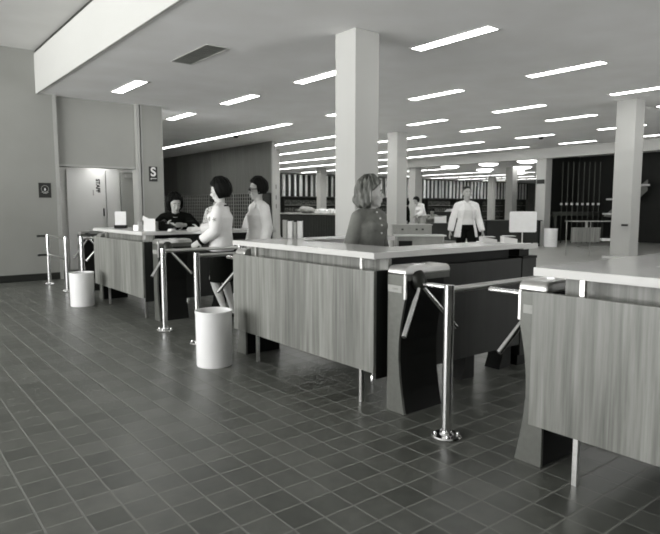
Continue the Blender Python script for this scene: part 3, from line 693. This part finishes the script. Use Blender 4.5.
def person(label, loc, heading, height=1.65, pose=None, head_yaw=0, head_pitch=0, skin='skin', male=False):
    """returns root, joints and a head matrix; local +X is where the person faces, +Y the left side"""
    k = height/1.66
    J = dict(pelvis=(0, 0, 0.93), waist=(0, 0, 1.06), chest=(0.01, 0, 1.23), neck=(0.0, 0, 1.375), head=(0.02, 0, 1.535),
             shL=(0, 0.158, 1.315), shR=(0, -0.158, 1.315), elL=(-0.02, 0.215, 1.07), elR=(-0.02, -0.215, 1.07),
             wrL=(0.05, 0.23, 0.84), wrR=(0.05, -0.23, 0.84), hipL=(0, 0.085, 0.90), hipR=(0, -0.085, 0.90),
             knL=(0.02, 0.09, 0.49), knR=(0.02, -0.09, 0.49), anL=(-0.02, 0.09, 0.085), anR=(-0.02, -0.09, 0.085))
    if male:
        for q in ('shL', 'shR'): J[q] = (J[q][0], J[q][1]*1.10, J[q][2])
    J.update(pose or {})
    J = {q: Vector(v)*k for q, v in J.items()}
    root = thing('person', label, 'person', loc, rotz=heading)
    bm = bmesh.new()
    sp = [J['pelvis']-Vector((0, 0, 0.05*k)), J['pelvis'], J['waist'], J['chest'], (J['shL']+J['shR'])/2, J['neck']]
    side = (J['shL']-J['shR']).normalized()
    rr = [(0.12, 0.09), (0.16, 0.105), (0.125, 0.09), (0.14, 0.10), (0.105, 0.068), (0.05, 0.05)]
    rr = [(a*k, b*k) for a, b in rr]
    add_loft(bm, sp, rr, side=tuple(side), seg=24)
    for q in 'LR': add_loft(bm, [J['neck']+Vector((0, 0, 0.0)), J['neck'].lerp(J['sh'+q], 0.5)+Vector((0, 0, 0.004)), J['sh'+q]+Vector((0, 0, 0.004))], [0.045*k, 0.046*k, 0.040*k], seg=14)
    Hm = Matrix.Rotation(head_yaw, 3, 'Z') @ Matrix.Rotation(head_pitch, 3, 'Y')
    hc = J['head']
    def hp(x, y, z): return hc + Hm @ (Vector((x, y, z))*k)
    add_loft(bm, [J['neck']-Vector((0, 0, 0.03)), (J['neck']+hc)/2, hp(-0.01, 0, -0.02)], [0.056*k, 0.05*k, 0.055*k], seg=16)
    add_ball(bm, hp(-0.01, 0, 0.025), (0.098*k, 0.076*k, 0.098*k), Hm, 24)
    add_ball(bm, hp(0.025, 0, -0.05), (0.062*k, 0.054*k, 0.07*k), Hm, 20)
    add_ball(bm, hp(0.06, 0, -0.098), (0.022*k, 0.02*k, 0.018*k), Hm, 12)
    add_loft(bm, [hp(0.082, 0, 0.012), hp(0.106, 0, -0.026), hp(0.085, 0, -0.036)], [0.010*k, 0.014*k, 0.012*k], seg=10)
    for s in (-1, 1):
        add_ball(bm, hp(-0.005, 0.077*s, -0.012), (0.018*k, 0.009*k, 0.030*k), Hm, 10)
        add_ball(bm, hp(0.062, 0.036*s, -0.03), (0.025*k, 0.022*k, 0.022*k), Hm, 10)
        add_ball(bm, hp(0.074, 0.03*s, 0.030), (0.016*k, 0.026*k, 0.009*k), Hm, 10)
    add_ball(bm, hp(0.086, 0, -0.062), (0.010*k, 0.022*k, 0.010*k), Hm, 10)
    for q, s in (('L', 1), ('R', -1)):
        sh, el, wr = J['sh'+q], J['el'+q], J['wr'+q]
        add_ball(bm, sh, 0.052*k); add_loft(bm, [sh, (sh+el)/2, el], [0.048*k, 0.044*k, 0.036*k], seg=14)
        add_ball(bm, el, 0.037*k); add_loft(bm, [el, el.lerp(wr, 0.35), wr], [0.037*k, 0.036*k, 0.024*k], seg=14)
        pn = J.get('palm'+q, Vector((0, -s, 0)))
        hand(bm, wr, wr-el, pn, k*0.95, 0.5)
        hi, kn, an = J['hip'+q], J['kn'+q], J['an'+q]
        add_loft(bm, [hi+Vector((0, 0, 0.03)), hi.lerp(kn, 0.3), kn], [0.085*k, 0.078*k, 0.052*k], seg=16)
        add_ball(bm, kn, 0.052*k); add_loft(bm, [kn, kn.lerp(an, 0.3), kn.lerp(an, 0.7), an], [0.05*k, 0.054*k, 0.037*k, 0.032*k], seg=16)
        add_loft(bm, [an+Vector((-0.03*k, 0, -0.03*k)), an+Vector((0.05*k, 0, -0.035*k)), an+Vector((0.15*k, 0, -0.06*k))], [(0.032*k, 0.03*k), (0.036*k, 0.028*k), (0.03*k, 0.014*k)], side=(0, 1, 0), seg=12)
    remeshed('body', bm, skin, root, 0.0075, 2)
    for s in (-1, 1):
        bm = bmesh.new(); add_ball(bm, hp(0.080, 0.030*s, 0.008), (0.010*k, 0.014*k, 0.008*k), Hm, 10)
        e = obj('eye', bm, 'eye', root, True)
        bm = bmesh.new(); add_ball(bm, hp(0.087, 0.030*s, 0.008), (0.005*k, 0.007*k, 0.007*k), Hm, 10); obj('iris', bm, 'iris', e, True)
        bm = bmesh.new(); add_loft(bm, [hp(0.088, 0.012*s, 0.030), hp(0.088, 0.032*s, 0.036), hp(0.074, 0.050*s, 0.030)], 0.0035*k, seg=6); obj('eyebrow', bm, 'hairdark', root, True)
    bm = bmesh.new(); add_ball(bm, hp(0.091, 0, -0.064), (0.008*k, 0.021*k, 0.007*k), Hm, 10); obj('mouth', bm, 'lips', root, True)
    return root, J, Hm, k
def hair(root, J, Hm, k, mat, rx=0.12, ry=0.102, rz=0.135, cx=-0.022, cz=0.022, face_az=58, face_el=38, wave=0.03, neck=0.0, flip=0.0):
    bm = bmesh.new(); c = J['head']; NU, NV = 72, 44
    rings = []
    for j in range(NV+1):
        el = -PI/2 + PI*j/NV; ring = []
        for i in range(NU):
            az = 2*PI*i/NU; azd = math.degrees(math.atan2(math.sin(az), math.cos(az))); eld = math.degrees(el)
            d = Vector((math.cos(el)*math.cos(az), math.cos(el)*math.sin(az), math.sin(el)))
            p = Vector((d.x*rx, d.y*ry, d.z*rz))
            # strands
            f = 1 + wave*noise.noise(Vector((az*5, el*2.2, 3.1))) + 0.4*wave*math.sin(az*17+el*3)
            lim_el = face_el - max(0, abs(azd)-25)*0.5
            m = 1.0
            ea = (face_az-abs(azd))/8; ee = (lim_el-eld)/7
            inside = max(0, min(1, 0.5+ea))*max(0, min(1, 0.5+ee))
            low = max(0, min(1, (-eld-35+neck)/14))*0 
            f *= 1 - 0.42*inside
            p = p*f
            if flip and eld < -5 and abs(azd) > face_az-5:
                g = min(1, (-eld-5)/40.0); p.x *= 1+flip*g; p.y *= 1+flip*g*0.9
                if eld < -48: p.z = -rz*0.80 - 0.008*math.sin(az*9)
            elif eld < -50 and not inside: p.z = max(p.z, -rz*0.78)
            ring.append(bm.verts.new(c + Hm @ (Vector((cx+p.x, p.y, cz+p.z))*k)))
        rings.append(ring)
    for a, b in zip(rings, rings[1:]):
        for i in range(NU): bm.faces.new((a[i], a[(i+1) % NU], b[(i+1) % NU], b[i]))
    bmesh.ops.remove_doubles(bm, verts=bm.verts, dist=1e-5)
    return obj('hair', bm, mat, root, True)
def top_garment(name, mat, root, J, k, sleeve=1.0, hem=0.0, grow=0.016, collar=True, flare=0.0, open_front=False, bust=0.0):
    """blouse, sweater, jacket or coat; hem = how far it hangs below the pelvis; sleeve 1 = to the wrist"""
    bm = bmesh.new(); g = grow
    mid = (J['shL']+J['shR'])/2; side = tuple((J['shL']-J['shR']).normalized())
    down = (J['pelvis']-J['waist']).normalized()
    pts = []; rad = []
    if hem > 0:
        pts += [J['pelvis']+Vector((0, 0, -hem*k)), J['pelvis']+Vector((0, 0, -hem*k*0.4))]; rad += [(0.17+g+flare, 0.12+g+flare), (0.172+g+flare*0.4, 0.118+g+flare*0.4)]
    pts += [J['pelvis']+Vector((0, 0, 0.0 if hem > 0 else 0.03)), J['waist'], J['chest'], mid, mid.lerp(J['neck'], 0.8)]
    rad += [(0.165+g, 0.11+g), (0.135+g, 0.098+g), (0.155+g, 0.113+g+bust), (0.108+g*0.7, 0.072+g), (0.052+g*0.5, 0.052+g*0.5)]
    add_loft(bm, pts, [(a*k, b*k) for a, b in rad], side=side, seg=28)
    for q in 'LR':
        sh, el, wr = J['sh'+q], J['el'+q], J['wr'+q]
        add_loft(bm, [J['neck']+Vector((0, 0, -0.012)), J['neck'].lerp(sh, 0.5), sh], [(0.045+g*0.5)*k, (0.046+g*0.6)*k, (0.043+g*0.7)*k], seg=16)
        add_ball(bm, sh+Vector((0, 0, -0.004)), (0.046+g*0.75)*k, seg=16)
        add_loft(bm, [sh, sh.lerp(el, 0.5), el], [(0.045+g*0.75)*k, (0.043+g*0.9)*k, (0.039+g)*k], seg=16)
        if sleeve > 0.5:
            add_ball(bm, el, (0.041+g)*k); e = el.lerp(wr, min(1, (sleeve-0.5)*2)*0.97)
            add_loft(bm, [el, el.lerp(e, 0.5), e], [(0.041+g)*k, (0.040+g)*k, (0.031+g)*k], seg=16)
    if bust:
        for s in (-1, 1): add_ball(bm, J['chest']+Vector((0.085*k, 0.065*s*k, 0.0)), (0.055*k, 0.062*k, 0.06*k))
    return remeshed(name, bm, mat, root, 0.0085, 4)
def skirt(mat, root, J, k, z0=0.47):
    bm = bmesh.new()
    add_loft(bm, [Vector((0.0, 0, z0))*k, Vector((0, 0, 0.62))*k, J['pelvis']-Vector((0, 0, 0.02)), J['waist']-Vector((0, 0, 0.02))], [(0.205*k, 0.15*k), (0.20*k, 0.145*k), (0.18*k, 0.128*k), (0.14*k, 0.105*k)], side=(0, 1, 0), seg=28)
    return remeshed('skirt', bm, mat, root, 0.0085, 3)
def trousers(mat, root, J, k):
    bm = bmesh.new(); side = tuple((J['shL']-J['shR']).normalized())
    add_loft(bm, [J['pelvis']-Vector((0, 0, 0.07)), J['pelvis'], J['waist']-Vector((0, 0, 0.02))], [(0.14*k, 0.11*k), (0.172*k, 0.12*k), (0.14*k, 0.105*k)], side=side, seg=24)
    for q in 'LR':
        hi, kn, an = J['hip'+q], J['kn'+q], J['an'+q]
        add_ball(bm, hi, 0.098*k); add_loft(bm, [hi, hi.lerp(kn, 0.4), kn, kn.lerp(an, 0.5), an], [0.096*k, 0.09*k, 0.072*k, 0.068*k, 0.064*k], seg=18)
        add_ball(bm, kn, 0.072*k)
    return remeshed('trousers', bm, mat, root, 0.0085, 3)
def shoes(mat, root, J, k, heel=False):
    for q in 'LR':
        an = J['an'+q]; bm = bmesh.new()
        add_loft(bm, [(an.x-0.06*k, an.y, 0.035), (an.x+0.02*k, an.y, 0.04), (an.x+0.12*k, an.y, 0.028), (an.x+0.185*k, an.y, 0.022)],
                 [(0.033*k, 0.035), (0.04*k, 0.038), (0.042*k, 0.027), (0.028*k, 0.018)], side=(0, 1, 0), seg=16)
        obj('shoe', bm, mat, root, True)
D = math.radians
# the fair-haired woman inside the middle desk
r, J, Hm, k = person('fair-haired woman in a buttoned grey dress standing inside the nearest desk, looking right', (3.44, 3.81, 0), D(-82), 1.60,
    dict(elL=(-0.03, 0.215, 1.08), elR=(-0.03, -0.215, 1.08), wrL=(0.03, 0.235, 0.86), wrR=(0.03, -0.235, 0.86), neck=(0.0, 0, 1.37), head=(0.03, 0, 1.515)), head_yaw=D(38), skin='skin2')
top_garment('dress_bodice', 'greycloth', r, J, k, sleeve=0.85, hem=0.06, grow=0.020, bust=0.008)
skirt('greycloth', r, J, k)
bm = bmesh.new(); add_loft(bm, [J['neck']-Vector((0, 0, 0.02)), J['neck']+Vector((0.004, 0, 0.022))], [0.068*k, 0.06*k], seg=24); obj('collar', bm, 'greycloth', r, True)
for z in (1.355, 1.30, 1.24, 1.17):
    bm = bmesh.new(); add_ball(bm, (J['chest'].x+(0.080 if z > 1.34 else 0.118 if z > 1.29 else 0.136)*k, 0, z*k), 0.008); obj('button', bm, 'shirt', r, True)
hair(r, J, Hm, k, M['hairfair'], rx=0.130, ry=0.118, rz=0.160, cx=-0.026, cz=0.012, face_az=74, face_el=30, wave=0.12, flip=0.32)
shoes('shoe', r, J, k)
# woman in the white sweater
r, J, Hm, k = person('black-haired woman in a white sweater and black skirt, leaning at the farther desk', (3.36, 6.36, 0), D(136), 1.66,
    dict(elL=(0.02, 0.21, 1.07), wrL=(0.20, 0.19, 0.95), elR=(0.12, -0.2, 1.1), wrR=(0.33, -0.16, 1.08), anR=(-0.10, -0.09, 0.085), knR=(0.0, -0.09, 0.49), knL=(0.08, 0.09, 0.50), anL=(-0.06, 0.09, 0.085)), head_yaw=D(4), head_pitch=D(12), skin='skin2')
top_garment('sweater', 'whitecloth', r, J, k, sleeve=0.95, hem=0.10, grow=0.026, bust=0.01)
skirt('blackcloth', r, J, k, 0.46)
bm = bmesh.new(); 
for i in range(24):
    a0, a1 = 2*PI*i/24, 2*PI*(i+1)/24
    add_loft(bm, [J['neck']+Vector((0.080*math.cos(a), 0.080*math.sin(a), -0.022-0.018*math.cos(a)))*k for a in (a0, a1)], 0.010, seg=6)
obj('neckband', bm, 'blackcloth', r, True)
bm = bmesh.new(); w = J['elL'].lerp(J['wrL'], 0.86); dd = (J['wrL']-J['elL']).normalized(); add_loft(bm, [w, w+dd*0.035], 0.059*k, seg=20); obj('cuff_band', bm, 'blackcloth', r, True)
bm = bmesh.new(); q = J['shL'].lerp(J['elL'], 0.45)+Vector((0, 0.070*k, 0))
for i in range(5):
    a = 2*PI*i/5; add_prism(bm, [(q.x, q.z), (q.x+0.01*math.cos(a-0.6), q.z+0.01*math.sin(a-0.6)), (q.x+0.028*math.cos(a), q.z+0.028*math.sin(a)), (q.x+0.01*math.cos(a+0.6), q.z+0.01*math.sin(a+0.6))], 'Y', q.y-0.012, q.y+0.005)
obj('sleeve_star', bm, 'cardgrey', r)
bm = bmesh.new(); q = J['chest']+Vector((0.075, 0.108, -0.02))*k; add_ball(bm, q+Vector((0, 0.028, 0)), (0.032, 0.022, 0.032)); obj('chest_badge', bm, 'cardgrey', r, True)
hair(r, J, Hm, k, M['hairblack'], rx=0.136, ry=0.122, rz=0.150, cx=-0.03, cz=0.028, face_az=60, face_el=26, wave=0.05)
shoes('shoe', r, J, k)
# student in the cream coat
r, J, Hm, k = person('young man in dark glasses and a cream coat, standing left of the nearest column', (3.93, 6.43, 0), D(172), 1.69,
    dict(), head_yaw=D(-14), head_pitch=D(5), male=True)
top_garment('coat', 'cream', r, J, k, sleeve=1.0, hem=0.38, grow=0.024, flare=0.03)
trousers('blackcloth', r, J, k)
for s in (-1, 1):
    bm = bmesh.new(); add_prism(bm, [(0.012*s, 0.0), (0.03*s, 0.155), (0.075*s, 0.165), (0.085*s, 0.10)], 'X', 0.0, 0.012)
    for v in bm.verts: v.co = Vector((v.co.x+0.118-(v.co.z)*0.35, v.co.y, v.co.z+1.20))*k
    obj('lapel', bm, 'shirt', r)
    bm = bmesh.new(); hpv = J['head']+Hm@(Vector((0.092, 0.033*s, 0.010))*k); add_ball(bm, hpv, (0.010, 0.030, 0.020), Hm, 14); lens = obj('glasses_lens', bm, 'black', r, True)
    bm = bmesh.new(); add_loft(bm, [J['head']+Hm@(Vector((0.09, 0.06*s, 0.016))*k), J['head']+Hm@(Vector((0.0, 0.084*s, 0.012))*k)], 0.004, seg=6); obj('glasses_temple', bm, 'black', r, True)
bm = bmesh.new(); add_loft(bm, [J['head']+Hm@(Vector((0.10, 0.02, 0.014))*k), J['head']+Hm@(Vector((0.10, -0.02, 0.014))*k)], 0.004, seg=6); obj('glasses_bridge', bm, 'black', r, True)
hair(r, J, Hm, k, M['hairblack'], rx=0.122, ry=0.103, rz=0.128, cx=-0.024, cz=0.045, face_az=66, face_el=28, wave=0.05)
shoes('shoe', r, J, k)
# seated assistant at the farther desk
r, J, Hm, k = person('dark-haired woman in a black sweater seated inside the farther left desk', (3.42, 7.80, 0), D(-118), 1.62,
    dict(pelvis=(-0.12, 0, 0.84), waist=(-0.09, 0, 0.98), chest=(-0.01, 0, 1.15), neck=(0.05, 0, 1.28), head=(0.12, 0, 1.42),
         shL=(0.0, 0.17, 1.24), shR=(0.0, -0.17, 1.24), elL=(0.10, 0.27, 1.125), elR=(0.10, -0.27, 1.125),
         wrL=(0.30, 0.12, 1.135), wrR=(0.30, -0.10, 1.135), hipL=(-0.09, 0.09, 0.82), hipR=(-0.09, -0.09, 0.82),
         knL=(0.16, 0.10, 0.62), knR=(0.16, -0.10, 0.62), anL=(0.06, 0.09, 0.285), anR=(0.06, -0.09, 0.285)), head_pitch=D(14), head_yaw=D(22))
top_garment('sweater', 'blackcloth', r, J, k, sleeve=0.92, hem=0.05, grow=0.024)
bm = bmesh.new(); add_loft(bm, [J['pelvis']+Vector((-0.08, 0, 0)), J['pelvis']+Vector((0.1, 0, -0.02)), (J['knL']+J['knR'])/2+Vector((0.03, 0, 0))], [(0.17, 0.10), (0.19, 0.10), (0.17, 0.075)], side=(0, 1, 0), seg=24)
remeshed('skirt', bm, 'blackcloth', r, 0.009, 3)
bm = bmesh.new(); add_loft(bm, [J['neck']-Vector((0, 0, 0.02)), J['neck']+Vector((0.012, 0, 0.03))], [0.07*k, 0.06*k], seg=20); obj('collar', bm, 'blackcloth', r, True)
hair(r, J, Hm, k, M['hairblack'], rx=0.122, ry=0.118, rz=0.150, cx=-0.03, cz=0.022, face_az=56, face_el=22, wave=0.10)
t = thing('stool', 'tall dark stool under the seated dark-haired woman', 'stool', (3.42, 7.80, 0), rotz=D(-118))
bm = bmesh.new(); add_lathe(bm, [(0, 0.68), (0.17, 0.68), (0.18, 0.70), (0.17, 0.715), (0, 0.715)], 28, (-0.06, 0, 0)); obj('seat', bm, 'black', t, True)
for a in range(4):
    an = PI/4+a*PI/2; bm = bmesh.new(); add_loft(bm, [(-0.06+0.2*math.cos(an), 0.2*math.sin(an), 0), (-0.06+0.12*math.cos(an), 0.12*math.sin(an), 0.68)], 0.012, seg=10); obj('leg', bm, 'satin', t, True)
bm = bmesh.new(); add_loft(bm, [(-0.06+0.17*math.cos(2*PI*i/16), 0.17*math.sin(2*PI*i/16), 0.2) for i in range(17)], 0.009, seg=8); obj('foot_ring', bm, 'satin', t, True)
# two staff behind
r, J, Hm, k = person('person in a printed blouse behind the woman in the white sweater', (4.46, 8.62, 0), D(20), 1.62, dict(head=(0.04, 0, 1.52)), head_pitch=D(20))
top_garment('blouse', 'print', r, J, k, sleeve=0.6, hem=0.05, grow=0.02); skirt('cardgrey', r, J, k)
hair(r, J, Hm, k, M['hairdark'], face_az=70, face_el=30); shoes('shoe', r, J, k)
r, J, Hm, k = person('dark-haired person in a pale blouse bending between the two students', (4.85, 8.25, 0), D(10), 1.60,
    dict(waist=(0.02, 0, 1.04), chest=(0.09, 0, 1.17), neck=(0.19, 0, 1.28), head=(0.27, 0, 1.37), shL=(0.15, 0.165, 1.25), shR=(0.15, -0.165, 1.25),
         elL=(0.2, 0.2, 1.0), elR=(0.2, -0.2, 1.0), wrL=(0.4, 0.15, 1.0), wrR=(0.4, -0.15, 1.0)), head_pitch=D(35))
top_garment('blouse', 'shirt', r, J, k, sleeve=0.6, hem=0.05, grow=0.02); skirt('blackcloth', r, J, k)
hair(r, J, Hm, k, M['hairblack'], face_az=70, face_el=30); shoes('shoe', r, J, k)
# walking man
r, J, Hm, k = person('man in an open white jacket and dark trousers walking towards the desks', (9.25, 7.42, 0), D(-124), 1.74,
    dict(elL=(-0.03, 0.245, 1.07), elR=(-0.03, -0.245, 1.07), wrL=(0.08, 0.29, 0.83), wrR=(-0.02, -0.29, 0.83), knL=(0.14, 0.09, 0.50), anL=(0.16, 0.09, 0.085), knR=(-0.02, -0.09, 0.49), anR=(-0.22, -0.09, 0.12)), male=True)
top_garment('shirt', 'shirt', r, J, k, sleeve=0.45, hem=0.0, grow=0.010)
j = top_garment('jacket', 'whitecloth', r, J, k, sleeve=0.98, hem=0.20, grow=0.024, flare=0.03)
# open the jacket at the front
bmj = bmesh.new(); bmj.from_mesh(j.data)
dele = [f for f in bmj.faces if (lambda c: c.x > 0.0 and abs(c.y) < 0.065+0.13*max(0, (1.34*k-c.z)) and c.z < 1.37*k)(f.calc_center_median())]
bmesh.ops.delete(bmj, geom=dele, context='FACES'); bmj.to_mesh(j.data); bmj.free()
sm = j.modifiers.new('thick', 'SOLIDIFY'); sm.thickness = 0.006; sm.offset = -1
trousers('blackcloth', r, J, k)
hair(r, J, Hm, k, M['hairdark'], rx=0.108, ry=0.084, rz=0.108, cx=-0.022, cz=0.032, face_az=75, face_el=36, wave=0.03); shoes('shoe', r, J, k)
# far readers
r, J, Hm, k = person('man in a white shirt and light trousers leaning over the far reading table', (16.16, 15.0, 0), D(165), 1.80,
    dict(waist=(0.02, 0, 1.06), chest=(0.08, 0, 1.2), neck=(0.16, 0, 1.33), head=(0.24, 0, 1.46), shL=(0.10, 0.175, 1.30), shR=(0.10, -0.175, 1.30), elL=(0.12, 0.2, 1.06), elR=(0.05, -0.24, 1.04), wrL=(0.3, 0.12, 0.95), wrR=(0.12, -0.2, 0.84)), head_pitch=D(30), head_yaw=D(150)*0, male=True)
top_garment('shirt', 'whitecloth', r, J, k, sleeve=0.9, hem=0.0, grow=0.03); trousers('trousers', r, J, k)
hair(r, J, Hm, k, M['hairblack'], rx=0.118, ry=0.1, rz=0.12, face_az=70, face_el=30); shoes('shoe', r, J, k)
r, J, Hm, k = person('person standing in dark clothes behind the man leaning over the far table', (16.62, 16.25, 0), D(150), 1.62, male=True)
top_garment('jacket', 'blackcloth', r, J, k, hem=0.15, grow=0.03); trousers('blackcloth', r, J, k); hair(r, J, Hm, k, M['hairblack'], face_az=70, face_el=30); shoes('shoe', r, J, k)
r, J, Hm, k = person('seated reader in a grey shirt bending over a book at the far reading table', (17.02, 15.36, 0), D(-128), 1.86,
    dict(pelvis=(0, 0, 0.50), waist=(0.03, 0, 0.63), chest=(0.10, 0, 0.80), neck=(0.19, 0, 0.92), head=(0.27, 0, 1.04), shL=(0.14, 0.175, 0.89), shR=(0.14, -0.175, 0.89),
         elL=(0.26, 0.25, 0.79), elR=(0.26, -0.25, 0.79), wrL=(0.42, 0.1, 0.83), wrR=(0.42, -0.1, 0.83), hipL=(0.0, 0.09, 0.48), hipR=(0.0, -0.09, 0.48),
         knL=(0.40, 0.11, 0.46), knR=(0.40, -0.11, 0.46), anL=(0.38, 0.1, 0.085), anR=(0.38, -0.1, 0.085)), head_pitch=D(35))
top_garment('shirt', 'stone', r, J, k, sleeve=0.8, grow=0.02); trousers('blackcloth', r, J, k)
hair(r, J, Hm, k, M['hairblack'], rx=0.12, ry=0.1, rz=0.12, face_az=70, face_el=30); shoes('shoe', r, J, k)
t = thing('chair', 'dark chair under the seated reader at the far reading table', 'chair', (17.02, 15.36, 0), rotz=D(-128))
obj('seat', B((-0.2, 0.22, -0.2, 0.2, 0.40, 0.43)), 'shelf', t); obj('backrest', B((-0.24, -0.2, -0.2, 0.2, 0.6, 0.85)), 'shelf', t)
for x in (-0.22, 0.18):
    for y in (-0.19, 0.16): obj('leg', B((x, x+0.03, y, y+0.03, 0, 0.40 if x > 0 else 0.85)), 'shelf', t)

# ---------------------------------------------------------------- daylight
w = bpy.data.worlds.new('daylight'); scene.world = w; w.use_nodes = True
nt = w.node_tree; bg = nt.nodes['Background']
tc = N(nt, 'ShaderNodeTexCoord'); sx = N(nt, 'ShaderNodeSeparateXYZ'); nt.links.new(tc.outputs['Generated'], sx.inputs[0])
mr = N(nt, 'ShaderNodeMapRange'); mr.inputs['From Min'].default_value = -0.02; mr.inputs['From Max'].default_value = 0.02
mr.inputs['To Min'].default_value = GROUND_FILL; mr.inputs['To Max'].default_value = SKY          # bright fill added below the horizon to light the ceilings, sky above
nt.links.new(sx.outputs['Z'], mr.inputs['Value']); nt.links.new(mr.outputs[0], bg.inputs['Strength'])
bg.inputs['Color'].default_value = (1, 1, 0.99, 1)
for (sx_, sy_, loc, rz) in ((3.6, 10.8, (-7.1, 6.4, 2.15), (0, -PI/2, 0)), (5.5, 2.65, (8.75, -7.1, 1.675), (PI/2, 0, 0))):  # portals for the entrance glazing and the added side opening
    pl = bpy.data.lights.new('window_portal', 'AREA'); pl.shape = 'RECTANGLE'; pl.size = sx_; pl.size_y = sy_; pl.cycles.is_portal = True
    po = bpy.data.objects.new('window_portal', pl); C.objects.link(po); po.location = loc; po.rotation_euler = rz

# ---------------------------------------------------------------- camera
cam = bpy.data.cameras.new('camera'); co = bpy.data.objects.new('camera', cam); C.objects.link(co)
cam.sensor_width = 36; cam.lens = 36*589/660; cam.clip_end = 200
co.location = (0, 0, 1.35)
yaw = math.radians(51.7125); pitch = math.radians(5.8165)
co.rotation_euler = (PI/2 - pitch, 0, yaw - PI/2)
scene.camera = co
scene.view_settings.view_transform = 'Standard'; scene.view_settings.look = 'None'
scene.view_settings.gamma = 1; scene.view_settings.use_curve_mapping = False
scene.view_settings.exposure = 0.72
scene.cycles.max_bounces = 8; scene.cycles.diffuse_bounces = 5; scene.cycles.use_light_tree = True
scene.cycles.sample_clamp_indirect = 6
scene.cycles.pixel_filter_type = 'BLACKMAN_HARRIS'; scene.cycles.filter_width = 1.8
